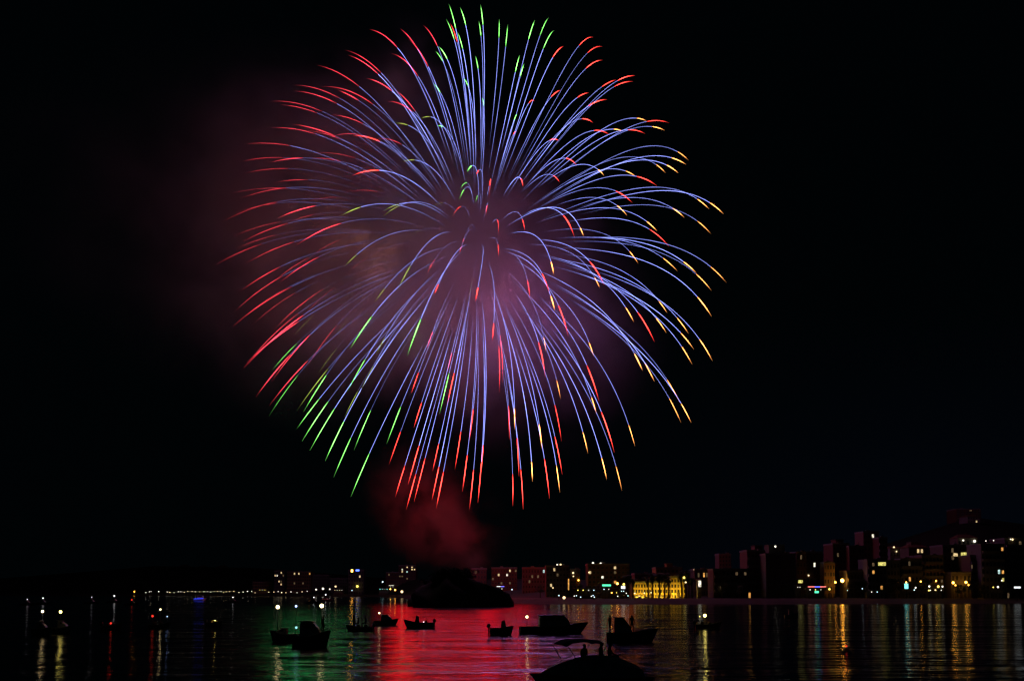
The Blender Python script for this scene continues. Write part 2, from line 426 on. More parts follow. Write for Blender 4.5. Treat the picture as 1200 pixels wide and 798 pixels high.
# ------------------------------------------------------------------ the firework: every star flies through still physics (drag, gravity, a breeze)
BURST = Vector((-17.912, 560.0, 166.995))
KD, RM = .012, 120.0
WIND = Vector((-6.0, 0, 0))
STARS = """r -31 -492 -870 85.6 3.1 0.912 0.25;g -386 -718 -579 71.4 3.8 0.913 0.31;o 703 45 -710 89.9 3.25 0.933 0.29;g -363 -680 -637 71.4 3.8 0.915 0.35;p -683 -656 -320 82 3.25 0.808 0.28;p -696 -618 -365 94.2 2.8 0.828 0.24;g -452 -776 -439 74.8 3.6 0.907 0.26;p -718 -667 -198 85.6 3.1 0.82 0.3;p -629 -684 -369 74.8 3.6 0.883 0.37;r 65 -552 -831 89.7 2.95 0.908 0.25;p -895 446 -6 71.4 3.8 0.792 0.32;r -44 -541 -840 85.6 3.1 0.92 0.32;p -560 -760 -328 74.8 3.6 0.863 0.33;p -912 365 186 74.8 3.6 0.828 0.28;o 930 45 -365 92.7 3.1 0.917 0.28;p -778 -628 25 85.6 3.1 0.868 0.35;o 328 -512 -794 89.7 2.95 0.948 0.26;r 427 -391 -815 105 2.5 0.887 0.25;p -656 -754 -28 89.7 2.95 0.848 0.25;r 133 -605 -785 89.7 2.95 0.915 0.25;p -674 -733 -92 85.6 3.1 0.878 0.3;r 121 -477 -871 89.7 2.95 0.897 0.34;g -816 538 -211 71.4 3.8 0.87 0.37;o 646 -187 -740 85.6 3.1 0.942 0.35;g -471 -624 -624 82 3.25 0.89 0.41;g -481 807 -343 71.4 3.8 0.882 0.26;r -682 -627 377 85.6 3.1 0.868 0.32;r -293 620 -728 85.6 3.1 0.905 0.33;g -701 550 -454 85.6 3.1 0.863 0.33;g 306 -45 951 120.1 3.4 0.837 0.24;o 900 -45 -433 105.7 3.1 0.937 0.4;r -206 628 -751 85.6 3.1 0.87 0.33;p -888 453 77 82 3.25 0.82 0.28;g 24 45 999 127.7 3.1 0.87 0.26;o 998 -45 54 88.2 3.6 0.923 0.31;g -826 555 -103 82 3.25 0.883 0.29;o 759 -320 -567 78.7 3.4 0.943 0.36;o 895 45 443 104.7 3.6 0.937 0.29;g -479 488 -730 85.6 3.1 0.872 0.41;r -658 -693 295 89.7 2.95 0.87 0.32;r -188 -677 -711 85.6 3.1 0.917 0.35;r -33 -672 -740 85.6 3.1 0.932 0.32;p -394 -631 668 78.7 3.4 0.777 0.24;o 534 -470 -703 94.2 2.8 0.938 0.3;g 90 -45 995 122.1 2.95 0.872 0.27;g -28 45 999 143.8 2.5 0.865 0.3;o 998 45 -50 82.1 3.25 0.933 0.25;r 51 568 -821 89.7 2.95 0.882 0.36;p -365 45 930 103.1 3.1 0.827 0.26;o 911 45 -411 94.8 3.25 0.922 0.4;r 430 45 902 130.6 3.6 0.85 0.3;r -697 45 716 91.6 2.95 0.832 0.28;p -177 45 983 112.4 3.1 0.86 0.26;o 788 45 614 107.1 3.8 0.935 0.31;g 323 45 945 122.6 3.4 0.815 0.25;r -883 175 435 89.7 2.95 0.855 0.32;o 989 45 140 94.9 3.4 0.918 0.32;p -910 284 302 94.2 2.8 0.858 0.31;p -931 356 81 78.7 3.4 0.807 0.4;g -540 -567 -622 99.3 2.65 0.905 0.43;o 984 -45 -172 83.1 3.4 0.938 0.35;o 913 45 406 113.9 3.6 0.928 0.39;r -560 -760 329 85.6 3.1 0.89 0.32;o 982 -45 -184 92.8 2.95 0.93 0.32;r -127 -608 -784 85.6 3.1 0.903 0.45;r -236 562 -792 85.6 3.1 0.898 0.43;y -504 -698 -509 85.6 3.1 0.873 0.44;r 389 -265 -882 99.3 2.65 0.89 0.42;r -887 45 460 90.6 2.95 0.797 0.39;r -503 -784 364 105 2.5 0.843 0.29;r -726 -653 216 78.7 3.4 0.845 0.45;r -903 234 359 89.7 2.95 0.833 0.35;o 554 -608 -569 94.2 2.8 0.947 0.26;p -813 573 107 78.7 3.4 0.775 0.31;p -354 -810 468 105 2.5 0.903 0.25;p -631 -45 774 92.7 3.25 0.807 0.39;g -300 -856 -421 78.7 3.4 0.908 0.29;r -659 -748 70 85.6 3.1 0.86 0.4;y -751 657 71 82 3.25 0.887 0.25;o 994 45 -101 93.9 3.6 0.925 0.45;r 484 734 -476 89.7 2.95 0.867 0.24;o 737 -576 -353 85.6 3.1 0.942 0.28;r -25 818 -575 85.6 3.1 0.875 0.3;p -565 45 824 98.1 3.1 0.82 0.35;o 989 -45 140 102.5 3.4 0.923 0.41;r 495 -45 868 109.4 3.4 0.855 0.29;r -671 -706 228 85.6 3.1 0.862 0.41;o 678 45 734 103.2 3.4 0.932 0.26;o 782 -45 621 84.3 3.8 0.943 0.26;p -243 -45 969 102.1 3.6 0.822 0.37;y -262 -856 -447 82 3.25 0.925 0.25;r 279 -204 -938 105 2.5 0.888 0.45;r 270 666 -695 99.3 2.65 0.868 0.32;g 86 -45 995 109.4 2.95 0.893 0.28;g 5 45 999 111 2.8 0.882 0.25;g -27 45 999 119.1 2.95 0.86 0.31;p -824 500 -266 82 3.25 0.832 0.46;o 348 -602 -719 99.3 2.65 0.927 0.33;r -625 226 747 99.3 2.65 0.832 0.25;p -471 -45 881 97.1 3.1 0.805 0.37;y -660 745 -93 82 3.25 0.88 0.29;g -190 -742 -643 85.6 3.1 0.9 0.42;r 463 45 885 127.4 3.6 0.853 0.37;g 186 -45 982 108.8 3.1 0.84 0.29;r 254 523 -813 89.7 2.95 0.905 0.44;r -462 -887 19 85.6 3.1 0.828 0.25;o 257 -741 -620 89.7 2.95 0.94 0.27;r -90 -800 -593 85.6 3.1 0.932 0.32;p -636 45 770 99.3 2.95 0.852 0.39;o 895 388 -222 85.6 3.1 0.93 0.33;r -772 45 634 97 2.95 0.847 0.43;p -548 -45 836 91.7 3.25 0.815 0.4;r 371 -45 928 104.5 3.4 0.86 0.29;o 471 452 -758 89.7 2.95 0.918 0.44;o 826 -45 562 100.6 3.4 0.922 0.35;y -539 802 -259 78.7 3.4 0.902 0.38;p -94 45 995 111.4 3.25 0.832 0.35;p -794 521 312 78.7 3.4 0.84 0.35;p -705 687 177 82 3.25 0.802 0.26;p -247 -755 607 85.6 3.1 0.855 0.29;r -761 298 577 94.2 2.8 0.858 0.33;r 724 414 -552 85.6 3.1 0.867 0.44;g -287 -907 -308 82 3.25 0.887 0.24;r 788 -584 -194 78.7 3.4 0.893 0.36;p -359 -45 932 96.8 3.25 0.805 0.4;r 222 842 -491 99.3 2.65 0.865 0.27;o 929 45 368 99.6 3.6 0.928 0.44;p -501 208 840 89.7 2.95 0.833 0.27;r 36 896 -442 89.7 2.95 0.883 0.29;r -533 -840 98 89.7 2.95 0.867 0.4;r 602 -45 797 115.8 3.25 0.88 0.4;p -678 733 52 71.4 3.8 0.838 0.44;o 816 -45 576 91.7 3.6 0.933 0.37;g 237 45 971 99 2.95 0.853 0.25;r -12 -45 999 106.1 2.95 0.873 0.36;p -527 -845 -94 85.6 3.1 0.86 0.44;r 732 45 680 116.6 3.25 0.87 0.42;r -490 219 843 74.8 3.6 0.827 0.29;o 738 -45 673 101.9 3.4 0.925 0.39;g -20 -652 758 85.6 3.1 0.893 0.3;r 767 -516 380 82 3.25 0.888 0.3;r -635 361 683 99.3 2.65 0.838 0.29;o 936 335 109 82 3.25 0.942 0.34;o 983 45 178 90.5 3.1 0.933 0.39;p -207 45 977 93.5 3.4 0.787 0.35;g -71 45 996 93.7 3.1 0.898 0.3;o 951 200 235 85.6 3.1 0.917 0.33;g 269 -45 962 115.9 3.25 0.842 0.42;o 935 354 -3 85.6 3.1 0.93 0.36;o 767 -615 185 82 3.25 0.94 0.31;y -590 804 81 85.6 3.1 0.913 0.28;r 577 -45 815 107.7 2.95 0.893 0.37;r 28 -854 -520 85.6 3.1 0.908 0.35;r 567 -473 675 85.6 3.1 0.867 0.3;r 706 -45 707 90.5 3.4 0.893 0.35;r -746 476 466 94.2 2.8 0.875 0.36;r 565 -652 -505 89.7 2.95 0.883 0.45;p -126 -620 774 89.7 2.95 0.828 0.39;g 156 -45 987 111.2 3.1 0.863 0.42;o 686 -700 -198 85.6 3.1 0.94 0.37;r -246 955 -166 85.6 3.1 0.913 0.28;g -76 -967 -245 71.4 3.8 0.898 0.29;p -170 -850 499 85.6 3.1 0.83 0.31;o 744 163 649 82 3.25 0.93 0.28;r 606 -45 794 111.4 3.25 0.87 0.46;r 908 167 385 78.7 3.4 0.885 0.37;y -318 -946 53 94.2 2.8 0.907 0.24;g -109 956 -272 85.6 3.1 0.835 0.36;r 577 -603 551 78.7 3.4 0.887 0.3;y -208 -912 -355 85.6 3.1 0.943 0.39;g -110 260 959 99.3 2.65 0.9 0.27;o 805 447 390 78.7 3.4 0.93 0.31;r -661 638 395 89.7 2.95 0.845 0.36;o 898 45 438 88.1 3.4 0.935 0.46;r -288 -908 303 99.3 2.65 0.86 0.37;r -607 323 726 89.7 2.95 0.78 0.42;o 474 837 -273 94.2 2.8 0.915 0.39;r 504 45 863 94 3.1 0.892 0.37;r -278 -938 207 89.7 2.95 0.862 0.34;r 410 45 911 86 3.1 0.882 0.32;y -209 -955 -210 89.7 2.95 0.94 0.25;r 663 -703 256 82 3.25 0.892 0.37;o 651 45 758 87.3 3.25 0.932 0.38;g 97 -778 620 99.3 2.65 0.908 0.42;g 94 287 953 89.7 2.95 0.86 0.24;r 437 -846 -304 89.7 2.95 0.872 0.35;r -669 503 547 99.3 2.65 0.827 0.43;o 491 -863 116 78.7 3.4 0.958 0.24;o 408 912 26 85.6 3.1 0.928 0.27;o 650 692 313 82 3.25 0.938 0.29;y -299 -952 -66 85.6 3.1 0.943 0.46;y -669 722 175 105 2.5 0.863 0.45;r 533 45 845 78.7 3.6 0.9 0.37;r 180 962 -205 105 2.5 0.737 0.34;r 403 907 -125 89.7 2.95 0.833 0.41;o 636 771 -26 85.6 3.1 0.935 0.45;r -537 766 353 85.6 3.1 0.835 0.4;r 564 -821 -93 85.6 3.1 0.877 0.42;g 262 -719 644 94.2 2.8 0.893 0.44;r 173 961 -214 94.2 2.8 0.773 0.43;r -75 996 -52 85.6 3.1 0.913 0.39;p -352 409 842 85.6 3.1 0.793 0.36;g 67 -819 569 89.7 2.95 0.907 0.41;r 420 355 835 85.6 3.1 0.872 0.28;p -276 274 921 105 2.5 0.808 0.46;o 382 -891 -247 94.2 2.8 0.933 0.31;y -111 -992 -67 74.8 3.6 0.912 0.45;r 177 -925 -337 89.7 2.95 0.933 0.34;o 734 361 575 78.7 3.4 0.92 0.42;r -532 585 612 99.3 2.65 0.763 0.42;y -148 -911 384 89.7 2.95 0.903 0.44;y -177 -982 63 89.7 2.95 0.89 0.35;r -174 983 62 85.6 3.1 0.915 0.43;y -123 -968 220 94.2 2.8 0.903 0.36;o 558 -748 359 78.7 3.4 0.947 0.44;r 237 427 873 89.7 2.95 0.87 0.26;y -187 -982 35 99.3 2.65 0.895 0.36;r 358 -908 -218 99.3 2.65 0.873 0.3;o 389 -920 -58 82 3.25 0.943 0.35;g -93 415 905 85.6 3.1 0.898 0.34;y -56 -875 482 78.7 3.4 0.902 0.45;r 459 -882 107 78.7 3.4 0.865 0.41;r 502 364 785 78.7 3.4 0.873 0.39;r -14 -982 -191 89.7 2.95 0.955 0.3;r 309 -736 602 78.7 3.4 0.873 0.45;g 242 -877 414 94.2 2.8 0.885 0.44;r 125 -974 -188 85.6 3.1 0.943 0.27;g 92 -967 237 85.6 3.1 0.902 0.29;r 326 893 311 82 3.25 0.887 0.44;r -173 901 398 85.6 3.1 0.878 0.3;y 22 960 281 85.6 3.1 0.83 0.34;r 118 -972 204 89.7 2.95 0.933 0.32;y -278 841 465 105 2.5 0.828 0.4;r 436 514 739 82 3.25 0.897 0.45;r 291 749 596 82 3.25 0.895 0.33;g 60 723 689 85.6 3.1 0.895 0.25;y -158 768 620 94.2 2.8 0.783 0.37;g -4 679 734 78.7 3.4 0.878 0.35;r 135 601 788 71.4 3.8 0.613 0.38;r 274 -940 202 85.6 3.1 0.908 0.46;y -108 938 329 105 2.5 0.887 0.34;g -8 682 731 85.6 3.1 0.8 0.38;r 106 759 643 85.6 3.1 0.855 0.28;r -50 785 618 89.7 2.95 0.788 0.36;r -17 868 496 85.6 3.1 0.938 0.39;r -5 854 520 89.7 2.95 0.957 0.28;r 157 895 418 99.3 2.65 0.837 0.32;r 163 821 547 89.7 2.95 0.728 0.42"""
SP = {'stem': spark('star_blue', (.27, .32, 1.0), 2.8), 'r': spark('star_red', (1, .045, .034), 9), 'p': spark('star_pink', (1, .05, .08), 4),
      'g': spark('star_green', (.24, 1, .16), 4.5), 'y': spark('star_lime', (.62, .78, .12), 1.8), 'o': spark('star_amber', (1, .34, .075), 8)}


def fly(d, v0, TB):
    v = d * v0
    p = BURST.copy()
    out = [p.copy()]
    N = 60
    g = Vector((0, 0, -9.8))
    tprev = 0
    for i in range(1, N + 1):
        t = TB * (i / N) ** 2
        h = (t - tprev) / 4
        for _ in range(4):
            u = v - WIND
            a = g - u * (KD * u.length)
            vm = v + a * (h / 2)
            u = vm - WIND
            a = g - u * (KD * u.length)
            p = p + vm * h
            v = v + a * h
        tprev = t
        out.append(p.copy())
    return out


def samp(path, u):
    x = min(max(u, 0), 1) * (len(path) - 1)
    i = min(int(x), len(path) - 2)
    return path[i].lerp(path[i + 1], x - i)


def streak(mb, heat, path, ua, ub, n, r, taper0, taper1, prof, mi=0):
    pts, rs, hs = [], [], []
    for i in range(n):
        q = i / (n - 1)
        u = ua + (ub - ua) * q
        pts.append(samp(path, u) - BURST)
        k = 1.0
        if taper0: k *= min(1, .35 + q / taper0)
        if taper1: k *= min(1, .18 + (1 - q) / taper1)
        rs.append(r * k)
        hs.append(prof(q) * random.uniform(.72, 1.26))
    mb.tube(pts, rs, 5, mi)
    for h in hs: heat += [h] * 5


def heat_attr(o, heat):
    a = o.data.attributes.new('burn_level', 'FLOAT', 'POINT')
    a.data.foreach_set('value', heat)


fw = empty('firework', BURST)
tag(fw, 'huge round firework burst of blue streaks tipped red, green and amber', 'firework')
order = ['stem', 'r', 'p', 'g', 'y', 'o']
restb, resth = MB(), []
for n_, rec in enumerate(STARS.split(';')):
    c, dx, dy, dz, v0, tb, u1, r0 = rec.split(' ')
    d = Vector((float(dx), float(dy), float(dz))).normalized()
    if c == 'r' and float(dx) < -430 and float(dz) > -450: c = 'p'
    path = fly(d, float(v0), float(tb))
    u1, r0 = float(u1), float(r0)
    ua = .05
    while (samp(path, ua) - BURST).length < r0 * RM and ua < u1 - .1: ua += .01
    lum = random.uniform(.6, 1.35) * (.6 if c == 'y' else 1.0)
    rs = random.uniform(.042, .09)
    rt = random.uniform(.11, .16) * (.8 if c in 'yp' else 1)
    sl = lum * (.25 if float(dx) < -330 and -560 < float(dz) < 620 else 1)  # smoke veil put into the brightness: stems on the left are dimmed
    ps = lambda q: sl * (.10 + .9 * ss(0, .45, q))
    tl = lum * (.5 if float(dx) < -560 and -250 < float(dz) < 600 else 1)  # left tips dimmed likewise, as if seen through smoke
    pt = lambda q: tl * (.45 + .55 * ss(0, .2, q)) * (1 - .9 * ss(.35, 1, q))
    if n_ < 100:
        sb, h1 = MB(), []
        streak(sb, h1, path, ua, u1, 22, rs, .2, 0, ps)
        so = sb.build('spark_trail', SP['stem'], fw)
        heat_attr(so, h1)
        tb, h2 = MB(), []
        streak(tb, h2, path, u1 + .0005, 1, 12, rt, .12, .35, pt)
        to = tb.build('burning_tip', SP[c], so)
        heat_attr(to, h2)
    else:
        streak(restb, resth, path, ua, u1, 20, rs, .2, 0, ps, 0)
        streak(restb, resth, path, u1 + .0005, 1, 10, rt, .12, .35, pt, order.index(c))
ro = restb.build('spark_trail', [SP[k] for k in order], fw)
heat_attr(ro, resth)
ro['kind'] = 'stuff'
ro['label'] = 'shorter streaks of the same burst seen end on'


# ------------------------------------------------------------------ smoke: one drifting cloud, lit by the streaks and added point lights
def smoke_mat(blobs, dens, colr, nscale, lo, hi):
    m = bpy.data.materials.new('drifting_smoke')
    m.use_nodes = True
    t = m.node_tree
    t.nodes.remove(t.nodes['Principled BSDF'])
    g = t.nodes.new('ShaderNodeNewGeometry')

    def vm(op, a, b=None):
        n = t.nodes.new('ShaderNodeVectorMath')
        n.operation = op
        for i, x in enumerate((a, b)):
            if x is None: continue
            if hasattr(x, 'links'): t.links.new(x, n.inputs[i])
            else: n.inputs[i].default_value = x
        return n

    def mm(op, a, b=None):
        n = t.nodes.new('ShaderNodeMath')
        n.operation = op
        for i, x in enumerate((a, b)):
            if x is None: continue
            if hasattr(x, 'links'): t.links.new(x, n.inputs[i])
            else: n.inputs[i].default_value = x
        return n.outputs[0]
    nz = t.nodes.new('ShaderNodeTexNoise')
    nz.inputs['Scale'].default_value = nscale
    nz.inputs['Detail'].default_value = 4
    nz.inputs['Roughness'].default_value = .55
    nz.inputs['Distortion'].default_value = .4
    t.links.new(g.outputs['Position'], nz.inputs['Vector'])
    mr = t.nodes.new('ShaderNodeMapRange')
    mr.inputs['From Min'].default_value = lo
    mr.inputs['From Max'].default_value = hi
    t.links.new(nz.outputs['Fac'], mr.inputs['Value'])
    tot = None
    for (c, s, a) in blobs:
        d = vm('SUBTRACT', g.outputs['Position'], c).outputs[0]
        d = vm('MULTIPLY', d, tuple(1 / q for q in s)).outputs[0]
        l2 = vm('DOT_PRODUCT', d, d).outputs['Value']
        e = mm('MULTIPLY', mm('EXPONENT', mm('MULTIPLY', l2, -1.0)), a)
        tot = e if tot is None else mm('ADD', tot, e)
    tot = mm('MAXIMUM', mm('SUBTRACT', tot, .02), 0.0)
    den = mm('MULTIPLY', mm('MULTIPLY', tot, mr.outputs[0]), dens)
    pv = t.nodes.new('ShaderNodeVolumePrincipled')
    pv.inputs['Color'].default_value = tuple(colr) + (1,)
    pv.inputs['Anisotropy'].default_value = .0
    t.links.new(den, pv.inputs['Density'])
    t.links.new(pv.outputs[0], t.nodes['Material Output'].inputs['Volume'])
    m.cycles.volume_step_rate = 1.0
    return m


def pt3(px, py, Y): return tuple(at(px, py, Y))


def smoke(label, blobs, dens, colr, nscale, lo=.35, hi=.7, step=6.0):
    vs = []
    lo3 = [min(c[i] - 2.0 * s[i] for c, s, a in blobs) for i in range(3)]
    hi3 = [max(c[i] + 2.0 * s[i] for c, s, a in blobs) for i in range(3)]
    lo3[2] = max(lo3[2], .5)
    c = [(a + b) / 2 for a, b in zip(lo3, hi3)]
    r = [(b - a) / 2 * 1.25 for a, b in zip(lo3, hi3)]
    r[2] = min(r[2], c[2] - .3)
    b = MB()
    b.ball((0, 0, 0), 1, 24, 14, 0, r[0], r[1], r[2])
    m = smoke_mat(blobs, dens, colr, nscale, lo, hi)
    o = b.build('smoke', m)
    o.location = c
    tag(o, label, 'smoke', kind='stuff')
    return o


SD = .0105
smoke('thin grey smoke drifting off the firework burst',
      [(pt3(548, 322, 555), (36, 42, 36), 1.3), (pt3(622, 390, 575), (38, 38, 36), .75), (pt3(448, 285, 492), (40, 29, 28), 7.5), (pt3(362, 228, 490), (31, 30, 30), 5.5),
       (pt3(400, 340, 560), (55, 55, 40), .5), (pt3(280, 270, 540), (80, 60, 50), .07), (pt3(478, 92, 560), (17, 25, 17), .55), (pt3(190, 210, 560), (80, 70, 60), .07),
       (pt3(560, 465, 560), (12, 8, 10), .9)],
      SD * 1.15, (.86, .72, .74), .030, .38, .63)
smoke('billowing smoke plume tinted with red firework light, rising behind the dark headland',
      [(pt3(568, 670, 470), (5, 6, 7), 4.0), (pt3(550, 648, 490), (7, 10, 8), 3.0), (pt3(522, 618, 520), (15, 13, 12), 1.5), (pt3(488, 572, 545), (16, 18, 16), .6)],
      .015, (.75, .42, .42), .06, .44, .60)  # reddish scatter colour puts the red light into grey smoke

# point lights added to brighten smoke and colour the water, besides the streaks
def added_light(name, px, py, Y, c, watts):
    ld = bpy.data.lights.new(name, 'POINT')
    ld.color = c
    ld.energy = watts
    ld.shadow_soft_size = 5.0
    o = bpy.data.objects.new(name, ld)
    col.objects.link(o)
    o.location = at(px, py, Y) - BURST
    o.parent = fw
    return o


lr = random.Random(3)
for (px, py, Y, c, watts, n, spx, spy, sY) in [
        (552, 315, 615, (1, .29, .66), 105000, 20, 50, 45, 12), (618, 390, 632, (.72, .26, 1), 80000, 14, 50, 40, 12), (455, 295, 548, (1, .40, .16), 22000, 16, 70, 40, 12),
        (400, 340, 590, (.8, .34, .7), 9000, 8, 60, 50, 12), (310, 280, 570, (1, .26, .34), 1200, 6, 70, 70, 20), (362, 500, 566, (.04, 1, .25), 5500, 12, 45, 40, 15),
        (478, 393, 548, (.2, 1, .25), 1600, 3, 5, 8, 4), (478, 100, 575, (.9, .35, .6), 3500, 4, 15, 10, 5),
        (510, 575, 565, (1, .008, .02), 14000, 12, 50, 22, 10), (540, 626, 545, (1, .004, .010), 21000, 34, 95, 22, 8),
        (690, 620, 570, (1, .2, .04), 3000, 10, 60, 40, 10)]:
    for k in range(n):
        added_light('added_light', px + lr.uniform(-spx, spx), py + lr.uniform(-spy, spy), Y + lr.uniform(-sY, sY), c, watts / n)

# ------------------------------------------------------------------ buildings of the town
def building(label, x0, x1, ytop, Y, depth, wall, ncol, nfl, lit=(), balcony=False, hut=None, roof='flat', group=None,
             name='apartment_building', wide=(), lampat=None, cat='building', yaw=0.0, shut=False, nowin=False, ground_lit=None):
    a, b = at(x0, 690, Y), at(x1, 690, Y)
    cx, W = (a.x + b.x) / 2, b.x - a.x
    zt = at((x0 + x1) / 2, ytop, Y).z
    zb = min(ground_z(a.x, Y), ground_z(b.x, Y)) - .4
    zt = max(zt, zb + 4)
    H = zt - zb
    root = empty(name, (cx, Y, zb), yaw)
    tag(root, label, cat, group)
    h = W / 2
    m = MB()
    m.box(-h, h, 0, depth, 0, H)
    wl = m.build('wall', M[wall], root)
    m = MB()                                                       # parapet or tiled roof
    if roof == 'flat':
        m.box(-h - .15, h + .15, -.15, .12, H + .01, H + .75)
        m.box(-h - .15, h + .15, depth - .12, depth + .15, H + .01, H + .75)
        m.box(-h - .15, -h + .12, .13, depth - .13, H + .01, H + .75)
        m.box(h - .12, h + .15, .13, depth - .13, H + .01, H + .75)
        m.build('parapet', M['trim'], root)
    else:
        rh = min(2.6, W * .2)
        m.add([(-h - .5, -.5, H + .02), (h + .5, -.5, H + .02), (h + .5, depth + .5, H + .02), (-h - .5, depth + .5, H + .02),
               (-h * .55, depth / 2, H + rh), (h * .55, depth / 2, H + rh)],
              [(0, 3, 2, 1), (0, 1, 5, 4), (2, 3, 4, 5), (1, 2, 5), (3, 0, 4)])
        rf = m.build('roof', M['roof'], root)
        c = MB()
        c.box(h * .3, h * .3 + .8, depth / 2 - .4, depth / 2 + .4, H + rh * .5, H + rh + .9)
        c.build('chimney', M['brick'], rf)
    if hut:
        hx0, hx1, hy = hut
        q0, q1 = (at(hx0, 690, Y).x - cx), (at(hx1, 690, Y).x - cx)
        m = MB()
        hz = at((hx0 + hx1) / 2, hy, Y).z - zb
        m.box(q0, q1, depth * .3, depth * .8, H + .02, max(hz, H + 2.2))
        m.box(q0 - .2, q1 + .2, depth * .3 - .2, depth * .8 + .2, max(hz, H + 2.2) + .01, max(hz, H + 2.2) + .3)
        m.build('stair_tower', M[wall], root)
    fh = H / nfl
    cw = W / ncol
    if nowin:
        for k in range(2):
            m = MB()
            m.box(-h + .02, h - .02, -.12, -.02, H * (k + 1) / 3 - .15, H * (k + 1) / 3 + .15)
            m.build('ledge', M['trim'], root)
    cells = {}
    for (px, py, mk) in lit:
        p = at(px, py, Y)
        i = min(ncol - 1, max(0, int((p.x - cx + h) / cw)))
        j = min(nfl - 1, max(0, int((p.z - zb) / fh)))
        cells[(i, j)] = mk
    if not nowin or lit:
        for j in range(nfl):
            for i in range(ncol):
                if nowin and (i, j) not in cells: continue
                ww, wh = min(cw * .52, 1.9), min(fh * .55, 1.9)
                if balcony and i % 2 == 0: wh = min(fh * .72, 2.2)
                xc = -h + (i + .5) * cw
                z0 = j * fh + (fh - wh) * .45
                mk = cells.get((i, j))
                if not mk and x0 > 830 and random.random() < .035: mk = random.choice(['wdim', 'wdim', 'worange'])
                m = MB()
                m.box(xc - ww / 2 - .1, xc + ww / 2 + .1, -.07, -.01, z0 - .1, z0, 0)
                m.box(xc - ww / 2 - .1, xc + ww / 2 + .1, -.07, -.01, z0 + wh, z0 + wh + .1, 0)
                m.box(xc - ww / 2 - .1, xc - ww / 2, -.07, -.01, z0 + .001, z0 + wh - .001, 0)
                m.box(xc + ww / 2, xc + ww / 2 + .1, -.07, -.01, z0 + .001, z0 + wh - .001, 0)
                m.box(xc - .04, xc + .04, -.06, -.03, z0 + .002, z0 + wh - .002, 0)
                gl = M['glass']
                if mk: gl = G[mk]
                elif shut and (i * 7 + j * 3) % 4 == 0: gl = M['shutter']
                m.box(xc - ww / 2 + .001, xc + ww / 2 - .001, -.028, -.012, z0 + .003, z0 + wh - .003, 1)
                m.build('window', [M['frame'], gl], root)
    if balcony:
        for j in range(1, nfl):
            bw = h * .94
            m = MB()
            m.box(-bw, bw, -1.3, -.08, j * fh - .16, j * fh)
            m.box(-bw, bw, -1.3, -1.24, j * fh + .001, j * fh + .95)
            m.box(-bw, -bw + .06, -1.235, -.08, j * fh + .001, j * fh + .95)
            m.box(bw - .06, bw, -1.235, -.08, j * fh + .001, j * fh + .95)
            m.build('balcony', M['trim'], root)
    for (wx0, wx1, wy0, wy1, mk, nm) in wide:                      # broad lit openings, signs, glowing wall strips
        p, q = at(wx0, wy0, Y), at(wx1, wy1, Y)
        m = MB()
        m.box(p.x - cx, q.x - cx, -.16, -.09, q.z - zb, p.z - zb, 1)
        m.box(p.x - cx - .12, q.x - cx + .12, -.2, -.165, q.z - zb - .12, q.z - zb, 0)
        m.box(p.x - cx - .12, q.x - cx + .12, -.2, -.165, p.z - zb, p.z - zb + .12, 0)
        m.build(nm, [M['frame'], G[mk]], root)
    m = MB()
    m.box(-.6, .6, -.09, -.011, .4, 2.6)
    m.build('door', M['shutter'], root)
    if roof == 'flat':
        ar = random.Random(label)
        ax = ar.uniform(-h * .6, h * .6)
        m = MB()
        m.tube([(ax, depth * .25, H), (ax, depth * .25, H + 2.6)], .05, 5)
        for k in range(4): m.box(ax - .5 + .08 * k, ax + .5 - .08 * k, depth * .25 - .02, depth * .25 + .02, H + 1.7 + .22 * k, H + 1.74 + .22 * k)
        m.build('aerial', M['dark'], root)
        m = MB()
        bx_ = ar.uniform(-h * .6, h * .4)
        m.box(bx_, bx_ + 1.6, depth * .1, depth * .1 + 1, H + .05, H + 1.3)
        m.box(bx_ + .1, bx_ + .7, depth * .1 - .1, depth * .1 - .01, H + .3, H + 1.1)
        m.build('roof_unit', M['trim'], root)
    if lampat:
        for (lx, ly, mk, r) in lampat:
            p = at(lx, ly, Y)
            m = MB()
            px_, pz_ = p.x - cx, p.z - zb
            if pz_ > H:
                m.tube([(px_, .6, H), (px_, .6, pz_ - r)], .06, 5, 0)
                m.ball((px_, .6, pz_), r, 8, 6, 1)
            else:
                m.box(px_ - .06, px_ + .06, -.5, -.01, pz_ - .06, pz_ + .06, 0)
                m.ball((px_, -.5 - r, pz_), r, 8, 6, 1)
            m.build('wall_lamp', [M['dark'], G[mk]], root)
    return root


Bd = building
# the near quarter at the end of the bay
Bd('low dull pink block of four storeys behind the dark beach', 836, 876, 668, 500, 14, 'pink', 8, 4, lit=[(842, 686, 'wdim'), (893, 675, 'wdim')], balcony=True, shut=True)
Bd('slim dim tower rising above the low pink block', 843, 857, 650, 620, 12, 'pink', 4, 8)
Bd('stepped dark red block with one faint lit window', 876, 898, 646, 505, 16, 'pink', 5, 6, lit=[(894, 675, 'worange')], hut=(888, 897, 639), shut=True, balcony=True)
Bd('plain windowless grey block with a lamp on its roof hut', 898, 933, 650, 492, 18, 'grey', 4, 6, nowin=True, hut=(905, 924, 638), lampat=[(909, 640, 'white', .42)])
Bd('narrow brown block next to the windowless grey block', 934, 945, 648, 505, 14, 'brick', 3, 6, lit=[])
Bd('brown block above the bar with the neon strip', 945, 965, 648, 510, 15, 'brick', 5, 6, lit=[(954, 665, 'wwhite')], lampat=[(947, 674, 'warm', .34)], shut=True)
Bd('lower ochre house lit orange by the tall street lamp', 966, 979, 660, 503, 12, 'ochre', 4, 5, shut=True)
Bd('tall brown block just behind the orange lit house', 977, 996, 638, 530, 16, 'brick', 5, 8, lit=[(980, 646, 'wdim')], hut=(984, 993, 632))
